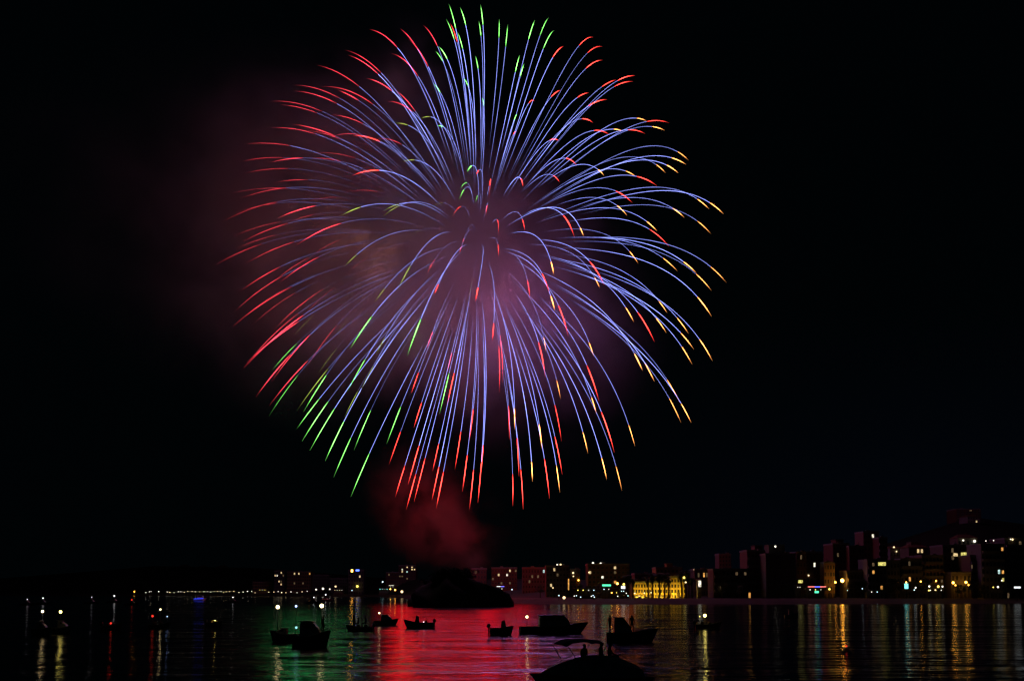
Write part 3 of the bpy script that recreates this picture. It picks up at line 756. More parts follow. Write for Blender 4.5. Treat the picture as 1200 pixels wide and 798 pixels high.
Bd('reddish block between the brown block and the highest slab', 996, 1014, 641, 525, 14, 'pink', 5, 7, shut=True)
Bd('highest reddish slab of the quarter with a lit window under its roof', 1013, 1031, 624, 560, 14, 'pink', 4, 10, lit=[(1024, 630, 'wwhite')])
Bd('dark balcony slab attached beside the highest reddish slab', 1031, 1041, 631, 550, 12, 'brick', 3, 9, balcony=True)
Bd('low pale block with grey blue balconies by the promenade', 993, 1016, 670, 498, 12, 'grey', 6, 3, balcony=True)
Bd('pale blue grey block with a yellow green lit flat', 1017, 1040, 657, 492, 13, 'white', 5, 5, balcony=True, wide=[(1029, 1038, 658.5, 662.5, 'wyellow', 'lit_window')])
Bd('pale plain block right of the yellow green lit flat', 1040, 1055, 658, 500, 12, 'white', 4, 5)
Bd('long cream block of five storeys with rows of balconies', 1056, 1081, 656, 500, 14, 'cream', 6, 5, balcony=True, shut=True, lit=[(1064, 648, 'wdim')])
Bd('hillside villa with two round lamps on its terrace', 1044, 1058, 642, 640, 12, 'white', 4, 2, lampat=[(1048, 641, 'warm', .5), (1050, 646, 'warm', .36)], roof='tile')
Bd('hillside house with a bright lit doorway', 1066, 1088, 641, 620, 14, 'cream', 5, 4, lit=[(1078, 637, 'wwarm'), (1078, 643, 'wwarm')], hut=(1072, 1084, 635), roof='tile')
Bd('ochre block with long dark balconies beside the lit penthouse', 1081, 1106, 652, 505, 15, 'ochre', 6, 6, balcony=True, lit=[(1109, 684, 'wdim')])
Bd('tall block with a broad yellow lit penthouse', 1106, 1138, 640, 520, 16, 'cream', 7, 7,
   wide=[(1126, 1136, 647, 653, 'wyellow', 'lit_window'), (1117, 1122, 648, 651.5, 'wwarm', 'lit_window'), (1115, 1118, 651.5, 655, 'wdim', 'lit_window')], shut=True)
Bd('small two storey house glowing orange from two lamps at its door', 1115, 1138, 672, 497, 9, 'cream', 5, 3, shut=True)
Bd('narrow block beside the pale tower with lit roof edge', 1138, 1151, 652, 506, 14, 'ochre', 4, 6, balcony=True)
Bd('big pale block with deep balconies and lamps along its roof edge', 1151, 1178, 639, 500, 16, 'white', 6, 7, balcony=True,
   lit=[(1169, 671, 'wcool'), (1174, 680, 'wyellow')], lampat=[(1156, 633.5, 'white', .25), (1165, 633, 'white', .25), (1185, 631.5, 'white', .25)])
Bd('dark block at the very edge of the quarter', 1179, 1215, 632, 510, 16, 'grey', 7, 8, lampat=[(1185.5, 632, 'warm', .42)], shut=True, balcony=True)
Bd('isolated dark red tower high on the hill', 1123, 1152, 597, 800, 18, 'brick', 6, 8, lit=[(1131, 616.5, 'wdim'), (1127, 616.5, 'wdim')])
Bd('hill house below the tower with a slanting lit terrace', 1136, 1151, 618, 740, 14, 'white', 5, 2, roof='tile', lit=[(1145, 621, 'wwarm'), (1143, 622, 'wwarm')])
Bd('hillside house with two tall bright lamps', 1124, 1147, 630, 640, 12, 'cream', 5, 3, lampat=[(1128, 633, 'white', .5), (1141, 634, 'white', .75)], roof='tile')

# the middle of the bay around the floodlit hotel
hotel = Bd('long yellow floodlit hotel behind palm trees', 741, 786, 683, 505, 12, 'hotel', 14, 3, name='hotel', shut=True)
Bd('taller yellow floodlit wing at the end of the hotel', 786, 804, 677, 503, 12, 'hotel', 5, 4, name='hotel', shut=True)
Bd('broad dim block with two roof lamps and a column of lit windows', 689, 738, 662, 520, 16, 'brick', 10, 7,
   lit=[(720, 666, 'wwarm'), (720, 671, 'wdim'), (721, 679, 'worange'), (704, 678.5, 'wcool'), (706, 678.5, 'wwhite'), (689.5, 670, 'wwarm'), (723, 683.5, 'worange')],
   lampat=[(695, 659.5, 'white', .46), (704, 660, 'white', .46), (690, 670.5, 'warm', .3)])
Bd('low dim block between the roof lamp block and the hotel', 744, 768, 673, 540, 14, 'brick', 6, 4)
Bd('dim ochre block with a stepped roof behind the yellow hotel', 769, 800, 666, 545, 15, 'ochre', 7, 6, hut=(783, 790, 663), shut=True)
Bd('hillside house with a lit facade just past the hotel', 814, 830, 668, 540, 12, 'cream', 5, 3, lit=[(820, 672, 'wdim'), (824, 673, 'worange'), (828, 674, 'wdim')], lampat=[(814, 667, 'warm', .36)])
Bd('small white chapel with a glowing panel as its floodlit front', 817.5, 822, 679, 500, 4, 'white', 1, 2, name='chapel', roof='tile', wide=[(818.3, 821.6, 680, 687.5, 'wwhite', 'glowing_front')])  # emissive panel makes the bright front; no floodlight stands below
Bd('dark block with a tall orange lit stairwell', 640, 667, 664, 530, 14, 'grey', 7, 6, lit=[(648, 661, 'wwarm'), (652, 672, 'wdim'), (647.5, 688, 'wwarm')],
   wide=[(665.6, 667, 678, 691, 'worange', 'glowing_wall_edge')], lampat=[(653, 661.5, 'white', .36), (657, 661.2, 'warm', .4)])  # glowing strip stands in for orange light on the wall edge
Bd('narrow dark block with two stacked lamps', 668, 680, 668, 535, 12, 'brick', 3, 6, lampat=[(671.5, 671, 'warm', .42), (671.8, 675, 'warm', .28), (677.8, 679.5, 'orange', .3)])
Bd('dark wide block whose windows barely show', 612, 639, 666, 600, 15, 'grey', 8, 5, lit=[(623, 674, 'wdim'), (630, 678, 'wdim'), (637, 668, 'wcool'), (620, 680, 'wdim')])
Bd('block beside the headland with several lit windows', 576, 606, 666, 640, 15, 'brick', 9, 6,
   lit=[(586, 675, 'wwarm'), (594, 675.5, 'wwhite'), (598, 668, 'wwarm'), (605, 667.5, 'wdim'), (578, 678, 'wdim'), (589, 684, 'wdim'), (597, 684, 'wdim')])
Bd('hidden block peeping out above the headland slope', 552, 570, 667, 660, 12, 'brick', 5, 5, lit=[(558, 672, 'wdim'), (556, 667.5, 'wdim')])

# far blocks across the water
Bd('far tall block with a cluster of bright top windows', 467, 487, 663, 1000, 20, 'brick', 7, 9, yaw=.0,
   lit=[(478, 662, 'wwarm'), (482.5, 662, 'wwarm'), (482, 666, 'wwarm'), (485, 666, 'wwarm'), (471, 667, 'wwhite'), (471, 670, 'wwarm'), (478, 669.5, 'wcool'), (468, 675.5, 'wdim'), (472, 675.5, 'wdim'), (476, 678, 'wdim')])
Bd('far brown block lit from its foot by an orange lamp', 452, 467, 671, 1000, 16, 'brick', 6, 6, lit=[(457, 672, 'wdim')])
Bd('far block with a red and blue rooftop sign', 408, 426, 668, 1040, 16, 'grey', 6, 6, wide=[(411.5, 413.5, 667, 670, 'orange', 'roof_sign'), (417, 421, 667, 669, 'blue', 'roof_sign')],
   lit=[(421, 673.5, 'wwarm')], lampat=[(419, 686.7, 'yellow', 1.0)])
Bd('far slim block with a ladder of lit windows', 321, 333, 669, 1120, 16, 'grey', 5, 8,
   lit=[(323, 675, 'wwarm'), (325.5, 675, 'wwhite'), (329, 671, 'wwarm'), (331, 675.5, 'wdim'), (326, 680, 'wwarm'), (328.5, 680, 'wdim'), (330, 685, 'wwarm')])
Bd('far long brown block with three lit windows', 336, 364, 670, 1120, 18, 'ochre', 11, 7, lit=[(346, 671, 'wwarm'), (349, 671, 'wwarm'), (362, 673, 'worange'), (345, 685, 'wdim'), (356, 685, 'wdim')])
Bd('far dim block standing next to the long brown block', 365, 385, 674, 1130, 18, 'grey', 8, 6, lit=[])
Bd('far wide block with only one lit flat', 386, 407, 678, 1100, 16, 'grey', 7, 5, lit=[(393, 687, 'wwarm')])
Bd('far low dim block by the end of the lamp row', 296, 320, 682, 1150, 18, 'ochre', 9, 4)
Bd('lone far house with a bright porch on the dark hill', 209, 219, 676, 1620, 14, 'white', 4, 2, roof='tile', lampat=[(214, 674.5, 'white', 1.3)])
Bd('lone highest far house on the dark hill', 231, 241, 671, 1660, 14, 'white', 4, 2, roof='tile', lampat=[(236, 669.5, 'white', 1.3)])
Bd('far hill house with a wide dim window', 254, 264, 677, 1600, 14, 'cream', 4, 2, roof='tile', lit=[(260, 679, 'wdim'), (258, 679, 'wdim')])


# ------------------------------------------------------------------ beach bars, terraces and the neon strip
def bar(label, x0, x1, Y, zroof, mk, strip=None, posts=4, sign=None, counter='wwhite'):
    a, b = at(x0, 690, Y), at(x1, 690, Y)
    cx, h = (a.x + b.x) / 2, (b.x - a.x) / 2
    zb = ground_z(cx, Y)
    root = empty('beach_bar', (cx, Y, zb))
    tag(root, label, 'bar')
    m = MB()
    m.box(-h - .4, h + .4, -2.6, 3, zroof, zroof + .25)
    m.build('roof', M['trim'], root)
    m = MB()
    m.box(-h, h, 2.6, 2.8, 0, zroof - .01)
    m.build('back_wall', M['cream'], root)
    m = MB()
    m.box(-h, h, -.3, .3, 0, 1.05)
    m.box(-h - .1, h + .1, -.45, .45, 1.06, 1.12)
    m.build('counter', M['teak'], root)
    for k in range(posts):
        m = MB()
        x = -h + 2 * h * k / (posts - 1)
        m.tube([(x, -2.4, 0), (x, -2.4, zroof - .01)], .09, 6)
        m.build('post', M['dark'], root)
    n = max(2, int(h * 1.1))
    for k in range(n):
        m = MB()
        x = -h + 2 * h * (k + .5) / n
        m.tube([(x, -.2, zroof - .01), (x, -.2, zroof - .5)], .03, 4, 0)
        m.ball((x, -.2, zroof - .68), .2, 8, 5, 1)
        m.build('hanging_lamp', [M['dark'], G[mk[k % len(mk)]]], root)
    if strip:
        q = -h - .4
        wd = (2 * h + .8)
        for fr0, fr1, g_ in strip:
            m = MB()
            m.tube([(q + wd * fr0 + .02, -2.75, zroof + .5), (q + wd * fr1 - .02, -2.75, zroof + .5)], .16, 6)
            m.build('neon_tube', G[g_], root)
    if sign:
        m = MB()
        sx0, sx1, sz0, sz1, g_ = sign
        m.box(sx0, sx1, -2.9, -2.75, sz0, sz1, 1)
        m.box(sx0 - .1, sx1 + .1, -2.74, -2.65, sz0 - .1, sz1 + .1, 0)
        m.build('sign', [M['dark'], G[g_]], root)
    return root


G['tallo'] = glow('lamp_tall_orange', (1, .40, .045), 36)
G['neonp'] = glow('neon_pink', (1, .2, .17), 2)
G['neonb'] = glow('neon_blue', (.12, .13, 1), 3)
G['signt'] = glow('sign_teal', (.25, 1, .92), 1.5)
G['signg'] = glow('sign_green', (.1, 1, .45), 1.6)
G['signw'] = glow('sign_white', (.9, .97, 1), 1.5)
bar('beach bar with a pink and blue neon strip along its roof', 946, 965, 484, 4.2, ['white', 'yellow', 'white'], strip=[(0, .38, 'neonp'), (.38, .66, 'neonb'), (.66, 1, 'neonp')],
    sign=(-1.0, .6, 2.2, 3.0, 'signg'), posts=5)
bar('narrow kiosk with a yellow upper window beside the neon bar', 933.5, 939, 486, 5.2, ['white', 'white'], sign=(-.9, .9, 6.2, 7.4, 'wyellow'), posts=3)
bar('open terrace with bright yellow to white lamps on the beach', 674, 699, 474, 4.0, ['yellow', 'yellow', 'white', 'cool'], posts=6)
bar('bar under a white and green lit sign', 705, 716, 476, 4.4, ['cool', 'white'], sign=(-1.8, 1.6, 4.9, 5.6, 'signg'), posts=4)
bar('small bar with warm orange lamps beside the green sign', 714, 725, 473, 3.0, ['orange', 'yellow'], posts=4)
bar('kiosk with a pale blue lit panel before the hotel', 727, 732, 476, 3.6, ['cool'], sign=(-.8, .8, 3.9, 5.0, 'signw'), posts=3)
bar('terrace with a short row of pale lamps below the balcony blocks', 1018, 1031, 486, 3.3, ['white', 'cool', 'white'], posts=4)
bar('restaurant terrace with round lamps under the long cream block', 1087, 1106, 490, 4.0, ['white', 'yellow', 'white'], posts=5)
bar('far bar with green white lights below the brown block', 444, 455, 975, 5.0, ['teal', 'cool', 'white'], posts=4)
bar('far bar with one warm white strip under the tall block', 456, 462, 978, 5.0, ['white'], strip=[(.1, .9, 'wwhite')], posts=3)
bar('kiosk with a bright white panel fading to blue near the headland', 583, 590, 600, 4.0, ['white'], strip=[(0, .55, 'signw'), (.6, 1, 'neonb')], posts=3)
bar('far promenade bar glowing yellow at the lamp row', 303, 312, 1105, 4.5, ['yellow', 'white'], posts=3)
bar('far bar with a low line of warm lights past the lamp row', 391, 402, 1030, 4.2, ['warm', 'white'], posts=3)


def screen(label, px, py, Y, w_, h_, g_):
    p = at(px, py, Y)
    zb = ground_z(p.x, Y)
    root = empty('lit_sign', (p.x, Y, zb))
    tag(root, label, 'sign')
    m = MB()
    m.tube([(0, 0, 0), (0, 0, p.z - zb - h_ / 2)], .09, 6)
    m.build('post', M['dark'], root)
    m = MB()
    m.box(-w_ / 2 - .08, w_ / 2 + .08, -.12, .12, p.z - zb - h_ / 2 - .08, p.z - zb + h_ / 2 + .08)
    m.build('casing', M['dark'], root)
    m = MB()
    m.box(-w_ / 2, w_ / 2, -.15, -.125, p.z - zb - h_ / 2, p.z - zb + h_ / 2)
    m.build('panel', G[g_], root)


screen('tall teal lit panel on the promenade', 1062, 686.5, 482, 1.5, 2.1, 'signt')
screen('small cool white lit board at the dark edge block', 1192, 688, 482, 2.6, .7, 'signw')


# ------------------------------------------------------------------ street lamps
def lamp_post(px, py, Y, g_, r, label, group=None, style='globe'):
    p = at(px, py, Y)
    zb = ground_z(p.x, Y)
    root = empty('street_lamp', (p.x, Y, zb))
    tag(root, label, 'street lamp', group)
    h = max(p.z - zb, 1.2)
    m = MB()
    m.tube([(0, .35, 0), (0, .35, h * .5), (0, .35, h), (0, .2, h + .22), (0, 0, h + r * .9)], [.12, .09, .07, .06, .05], 6)
    m.build('post', M['dark'], root)
    m = MB()
    m.ball((0, 0, h), r, 10, 7)
    m.build('lamp_head', G[g_], root, True)
    return root


lamp_post(987, 680, 498, 'tallo', .7, 'tall orange street lamp lighting the ochre house')
lamp_post(979, 682, 499, 'orange', .38, 'smaller orange lamp close to the tall orange lamp')
lamp_post(972, 690, 486, 'yellow', .4, 'low yellow lamp at the end of the neon bar')
lamp_post(1117, 682.5, 494.3, 'orange', .48, 'first orange lamp before the small glowing house')
lamp_post(1120, 685.5, 494.3, 'orange', .36, 'low orange lamp beside the first lamp of the glowing house')
lamp_post(1132, 682, 494.3, 'orange', .48, 'second orange lamp before the small glowing house')
lamp_post(1135, 685, 494.3, 'orange', .36, 'low orange lamp beside the second lamp of the glowing house')
lamp_post(1062, 682, 494.5, 'orange', .27, 'small added orange lamp to warm the long cream block, close above the teal panel')  # lamp added for a warm glow on the cream wall
lamp_post(1079, 681, 494.5, 'orange', .27, 'small added orange lamp warming the walls where cream and ochre blocks meet')  # added for wall glow at the joint of the two blocks
lamp_post(1097, 680.5, 499, 'orange', .27, 'small added orange lamp to warm the ochre block above the restaurant terrace')  # added to throw warm light on the ochre wall
lamp_post(1169.5, 687.5, 486, 'white', .4, 'pale lamp below the pale block with roof lights')
lamp_post(1164, 687.8, 486, 'yellow', .25, 'faint yellow lamp beside the pale lamp of the roof light block')
lamp_post(1174, 680, 488, 'white', .3, 'slim white lamp high on a post before the edge block')
lamp_post(1073, 688.3, 484, 'white', .34, 'white lamp just past the teal panel')
lamp_post(1071.5, 691, 480, 'cool', .26, 'low cool lamp under the white lamp near the teal panel')
lamp_post(1089, 686.8, 486, 'white', .4, 'large round white lamp on the restaurant terrace')
lamp_post(1099.5, 687, 486, 'yellow', .48, 'large round yellow lamp on the restaurant terrace')
lamp_post(1104.5, 687, 486, 'white', .36, 'third round lamp at the end of the restaurant terrace')
lamp_post(1088.5, 691.5, 480, 'yellow', .3, 'low yellow lamp on the sand side of the restaurant')
lamp_post(1096, 691, 480, 'warm', .26, 'low warm lamp on the sand side of the restaurant')
lamp_post(993, 691.5, 480, 'cool', .16, 'tiny cool lamp beside the tall orange street lamp')
lamp_post(1010.5, 689.5, 482, 'cool', .2, 'tiny cool lamp between the orange lamp and the pale terrace')
lamp_post(661, 700, 452, 'warm', .55, 'bright warm lamp standing alone low on the sand')
lamp_post(655, 697.5, 458, 'cool', .24, 'small cool lamp next to the bright warm lamp on the sand')
lamp_post(723.5, 683.5, 480, 'orange', .42, 'orange street lamp under the roof lamp block')
lamp_post(731, 684.3, 480, 'yellow', .44, 'yellow street lamp between roof lamp block and hotel')
lamp_post(801.5, 676.5, 490, 'yellow', .5, 'yellow lamp above the tall wing of the hotel')
lamp_post(803.5, 682, 488, 'warm', .36, 'warm lamp among the palms at the hotel end')
lamp_post(648, 688.5, 490, 'warm', .26, 'dim warm lamp before the block with the glowing edge strip')
for i, (x, y) in enumerate([(673, 698), (675.5, 697.6), (680.5, 700.5), (693, 699), (695, 697.4), (696.5, 701.8), (734, 694.8), (736, 697.8), (744, 694.8), (749, 698), (755, 694.5), (763, 694.2), (724, 698.3)]):
    lamp_post(x, y, 462 - (i % 3) * 2, 'cool' if i % 3 else 'white', .2, 'small cool lamp at table height on the dark sand before the hotel', 'small lamps on the sand')
# the long row on the far promenade
rx = [171, 175, 177, 186, 196, 199, 204, 209, 212, 216, 220, 225, 229, 234, 239, 243, 247, 251, 255, 259, 262, 265, 269, 274, 280, 285, 290, 295, 299, 315, 321, 326, 330, 335, 341, 348, 354, 360]
for i, x in enumerate(rx):
    lamp_post(x, 693.4 + random.uniform(-.9, .9), lerp_tab(SHORE, x) + 36 + random.uniform(-3, 3), random.choice(['rww', 'rwm']), random.uniform(.24, .4),
              'pale street lamp in the long far row on the promenade', 'street lamps in the far row')
for x, y, g_, r, lb in [(370.5, 690.5, 'white', .7, 'high white lamp just after the far lamp row'), (378.5, 689.5, 'white', .95, 'brightest white lamp between far lamp row and far bar'),
                        (386.5, 690, 'white', .6, 'white lamp beside the brightest far white lamp'), (393, 686.8, 'warm', .6, 'warm lamp before the far wide block'),
                        (412.5, 691.5, 'cool', .4, 'faint cool lamp below the red and blue roof sign'), (448.5, 681.5, 'cool', .6, 'lone cool lamp high beside the far brown block'),
                        (471, 693, 'warm', .9, 'warm lamp at the foot of the far tall block'), (463, 691, 'orange', .5, 'orange lamp throwing light up the far brown block'), (457.5, 690, 'orange', .4, 'second orange lamp lighting the far brown block')]:
    lamp_post(x, y, lerp_tab(SHORE, x) + 36, g_, r, lb)
lamp_post(157.5, 693, 1180, 'orange', .42, 'single orange lamp left of the far lamp row')
lamp_post(600, 690.5, 596, 'cool', .3, 'cool lamp beside the white and blue kiosk')


def flood(px, Y, label):
    p = at(px, 692, Y)
    zb = ground_z(p.x, Y)
    root = empty('floodlight', (p.x, Y, zb))
    tag(root, label, 'floodlight', 'floodlights before the hotel')
    m = MB()
    m.box(-.3, .3, -.25, -.15, .05, .6)
    m.box(-.05, .05, -.1, .1, 0, .3)
    m.build('housing', M['dark'], root)
    m = MB()
    m.box(-.27, .27, -.14, -.05, .12, .56)
    m.build('lens', G['flood'], root)


for x in (743, 750, 757, 764, 771, 778, 784, 791, 797, 802):
    flood(x, 499, 'small yellow floodlight on the ground before the hotel facade')


# ------------------------------------------------------------------ trees and palms
def palm(rnd):
    root = empty('palm_tree', (0, 0, 0))
    H = 6.5
    m = MB()
    m.tube([(0, 0, 0), (.12, .05, H * .3), (.2, .0, H * .7), (.1, 0, H)], [.34, .24, .2, .22], 8)
    m.build('trunk', M['bark'], root)
    m = MB()
    for k in range(24):
        a = 2 * math.pi * k / 24 + rnd.uniform(-.15, .15)
        el = rnd.uniform(-.3, 1.25)
        L = rnd.uniform(2.2, 3.1)
        prev = None
        for s in range(9):
            q = s / 8
            e = el - 1.7 * q * q
            x = (L * q) * math.cos(max(e, -1.2)) * .9
            z = H + L * (math.sin(el) * q - .75 * q * q)
            p = Vector((.1 + x * math.cos(a), x * math.sin(a), z))
            if prev is not None:
                side = Vector((-math.sin(a), math.cos(a), -.35))
                wd = .42 * math.sin(math.pi * min(1, q * .9 + .1)) + .05
                for sgn in (1, -1):
                    sd = Vector((side.x * sgn, side.y * sgn, -.35))
                    m.add([prev, p, p + sd * wd + (p - prev) * .5, prev + sd * wd * .2], [(0, 1, 2, 3)])
            prev = p
    m.build('crown', M['frond'], root)
    return root


def tree(rnd, H=7.0, Wd=3.2, n=900, name='broadleaf_tree'):
    root = empty(name, (0, 0, 0))
    m = MB()
    m.tube([(0, 0, 0), (.1, 0, H * .3), (0, .1, H * .6)], [.3, .2, .1], 7)
    for k in range(6):
        a = k * 1.05
        m.tube([(.05, .05, H * (.3 + .04 * k)), (Wd * .35 * math.cos(a), Wd * .35 * math.sin(a), H * (.55 + .04 * k)), (Wd * .6 * math.cos(a), Wd * .6 * math.sin(a), H * (.68 + .04 * k))], [.12, .07, .03], 5)
    m.build('trunk', M['bark'], root)
    m = MB()
    cl = [(rnd.uniform(-1, 1) * Wd * .6, rnd.uniform(-1, 1) * Wd * .6, H * rnd.uniform(.5, .93), rnd.uniform(.35, .6) * Wd * .75) for _ in range(11)]
    for k in range(n):
        c = rnd.choice(cl)
        d = Vector((rnd.gauss(0, 1), rnd.gauss(0, 1), rnd.gauss(0, .75))).normalized() * c[3] * rnd.uniform(.55, 1.05)
        p = Vector(c[:3]) + d
        u = Vector((rnd.gauss(0, 1), rnd.gauss(0, 1), rnd.gauss(0, 1))).normalized()
        v = u.orthogonal().normalized()
        s = rnd.uniform(.16, .3)
        m.add([p - u * s, p + v * s * .6, p + u * s, p - v * s * .6], [(0, 1, 2, 3)])
    m.build('crown', M['leaf'], root)
    return root


rnd = random.Random(4)
first_palm = palm(rnd)
first_tree = tree(rnd)
used = {}


def plant(proto, px, Y, s, label, group, cat, dz=0.0):
    o = proto if not used.get(proto.name) else copy_tree(proto)
    used[proto.name] = 1
    p = at(px, 690, Y)
    o.location = (p.x, Y, ground_z(p.x, Y) + dz)
    o.scale = (s, s, s * rnd.uniform(.9, 1.1))
    o.rotation_euler = (0, 0, rnd.uniform(0, 6))
    tag(o, label, cat, group)
    return o


for px, s in [(735, 1.1), (741, .95), (760, 1.0), (765, 1.15), (773, 1.05), (779, 1.2), (783, .95), (799, 1.15), (804, 1.25), (807, 1.05), (811, .9)]:
    plant(first_palm, px, 493 + rnd.uniform(-2, 2), s * 1.22, 'dark palm tree standing before the yellow hotel or its end', 'palms before the hotel', 'palm tree')
for px, s, lb in [(1002, .95, 'dark round tree beside the tall orange street lamp'), (1009, 1.0, 'dark tree below the low pale balcony block'), (1040, .9, 'dark tree between the pale terrace and the teal panel'),
                  (1048, 1.0, 'broad dark tree left of the teal panel'), (1081, 1.15, 'big dark tree between the teal panel and the restaurant terrace'), (1126, .8, 'small dark tree between the two orange lamps'),
                  (1141, .95, 'dark tree right of the glowing house'), (1153, .8, 'dark tree at the foot of the roof light block'), (1183, 1.0, 'dark tree under the edge block'),
                  (925, .8, 'dark tree before the windowless grey block'), (868, .7, 'small dark tree before the low pink block'), (846, .8, 'dark tree at the corner of the low pink block'),
                  (684, .8, 'dark tree behind the bright open terrace'), (703, .9, 'dark tree before the roof lamp block'), (633, .8, 'dark tree at the beach end near the headland')]:
    plant(first_tree, px, 492 + rnd.uniform(-2, 3) if px > 640 else 520, s, lb, 'trees along the promenade', 'tree')
for k in range(26):
    a = rnd.uniform(0, 6.28)
    o = copy_tree(first_tree)
    rr = rnd.uniform(0, 13)
    x, y = hc.x + rr * math.cos(a), hc.y + 17 + rr * math.sin(a) * .8
    q = rr / 15.0
    o.location = (x, y, -1 + 9.8 * (1 - q ** 2) ** .55 - 1.4)
    s = rnd.uniform(.4, .75)
    o.scale = (s * 1.3, s * 1.3, s)
    o.rotation_euler = (0, 0, a)
    tag(o, 'low dark tree growing on the black headland', 'tree', 'trees on the headland')

# ------------------------------------------------------------------ boats
def hull_mb(L, Wd, H, sheer=.35, stern=.75, draft=.25, flare=.8, n=13):
    """a lofted hull, bow towards +x"""
    secs = []
    for i in range(n):
        q = i / (n - 1)
        x = -L / 2 + L * q
        wd = Wd / 2 * (stern + (1 - stern) * ss(0, .35, q)) * (1 - ss(.55, 1.02, q) ** 1.6)
        wd = max(wd, .02)
        top = H + sheer * ss(.35, 1, q) ** 1.4
        kx = x - L * .13 * ss(.6, 1, q)
        secs.append([(x, -wd, top), (kx, -wd * flare, .15), (kx, -wd * .45, -draft), (kx, wd * .45, -draft), (kx, wd * flare, .15), (x, wd, top)])
    m = MB()
    m.loft(secs)
    return m, secs


def boat(label, px0, px1, wl, hm='hullw', heading=1, H=.55, sheer=.35, beam=None, name='motorboat', fit=()):
    D = at(600, wl, 100)
    Y = 100 * CAMZ / (CAMZ - D.z)
    a, b = at(px0, wl, Y), at(px1, wl, Y)
    L = (b.x - a.x)
    root = empty(name, ((a.x + b.x) / 2, Y, 0), 0 if heading > 0 else math.pi)
    root.rotation_euler = (0, 0, (0 if heading > 0 else math.pi) + random.uniform(-.12, .12))
    tag(root, label, 'boat')
    Wd = beam or max(1.3, L * .34)
    m, secs = hull_mb(L, Wd, H, sheer)
    hull = m.build('hull', M[hm], root, False)
    m = MB()
    for side in (0, 5):
        m.tube([Vector(s[side]) + Vector((0, 0, .03)) for s in secs], .05, 5)
    m.build('gunwale', M['rubber'], root)
    m = MB()
    m.add([(-L * .46, -Wd * .3, H + .011), (L * .28, -Wd * .3, H + .011), (L * .28, Wd * .3, H + .011), (-L * .46, Wd * .3, H + .011)], [(0, 1, 2, 3)])
    m.box(-L * .46, L * .28, -Wd * .3, Wd * .3, H + .012, H + .05)
    m.build('deck', M['teak'], root)
    for f in fit: f(root, L, Wd, H)
    return root, Y, L, Wd, H


def outboard(root, L, Wd, H):
    m = MB()
    m.loft([[(-L / 2 - .45, -.15, H + .1), (-L / 2 - .1, -.15, H + .1), (-L / 2 - .1, .15, H + .1), (-L / 2 - .45, .15, H + .1)],
            [(-L / 2 - .5, -.17, H + .35), (-L / 2 - .05, -.17, H + .35), (-L / 2 - .05, .17, H + .35), (-L / 2 - .5, .17, H + .35)],
            [(-L / 2 - .38, -.11, H + .55), (-L / 2 - .12, -.11, H + .55), (-L / 2 - .12, .11, H + .55), (-L / 2 - .38, .11, H + .55)]])
    m.box(-L / 2 - .33, -L / 2 - .17, -.06, .06, -.3, H + .099)
    m.v = [(x + .14, y, z) for x, y, z in m.v]
    m.build('outboard_motor', M['dark'], root)


def benches(root, L, Wd, H):
    for q in (-.3, -.02):
        m = MB()
        m.box(L * q, L * q + .4, -Wd * .3, Wd * .3, H + .3, H + .36)
        m.box(L * q + .05, L * q + .35, -Wd * .28, -Wd * .22, H + .051, H + .299)
        m.box(L * q + .05, L * q + .35, Wd * .22, Wd * .28, H + .051, H + .299)
        m.build('bench', M['teak'], root)


def cabin(q0=-.12, q1=.25, hh=1.25):
    def f(root, L, Wd, H):
        a, b, w_ = L * q0, L * q1, Wd * .3
        m = MB()
        m.loft([[(a, -w_, H + .06), (b + .5, -w_ * .8, H + .06), (b + .5, w_ * .8, H + .06), (a, w_, H + .06)],
                [(a, -w_, H + hh * .55), (b + .2, -w_ * .8, H + hh * .55), (b + .2, w_ * .8, H + hh * .55), (a, w_, H + hh * .55)],
                [(a + .05, -w_ * .9, H + hh), (b - .35, -w_ * .75, H + hh), (b - .35, w_ * .75, H + hh), (a + .05, w_ * .9, H + hh)]])
        c = m.build('cabin', M['hullw'], root)
        m = MB()
        m.box(a - .15, b - .2, -w_ * 1.02, w_ * 1.02, H + hh + .01, H + hh + .08)
        m.build('cabin_roof', M['hullw'], c)
        for s in (-1, 1):
            m = MB()
            m.add([(a + .3, s * (w_ + .012), H + hh * .58), (b - .1, s * (w_ * .83 + .03), H + hh * .58), (b - .38, s * (w_ * .79 + .03), H + hh * .92), (a + .3, s * (w_ * .95 + .02), H + hh * .92)], [(0, 1, 2, 3)])
            m.build('side_window', M['glass'], c)
    return f


def console(root, L, Wd, H):
    m = MB()
    m.loft([[(-.1, -.35, H + .06), (.55, -.35, H + .06), (.55, .35, H + .06), (-.1, .35, H + .06)], [(-.02, -.33, H + .85), (.32, -.33, H + .95), (.32, .33, H + .95), (-.02, .33, H + .85)]])
    c = m.build('console', M['hullw'], root)
    m = MB()
    m.add([(.34, -.33, H + .96), (.34, .33, H + .96), (.12, .3, H + 1.4), (.12, -.3, H + 1.4)], [(0, 1, 2, 3)])
    m.build('windscreen', M['glass'], c)


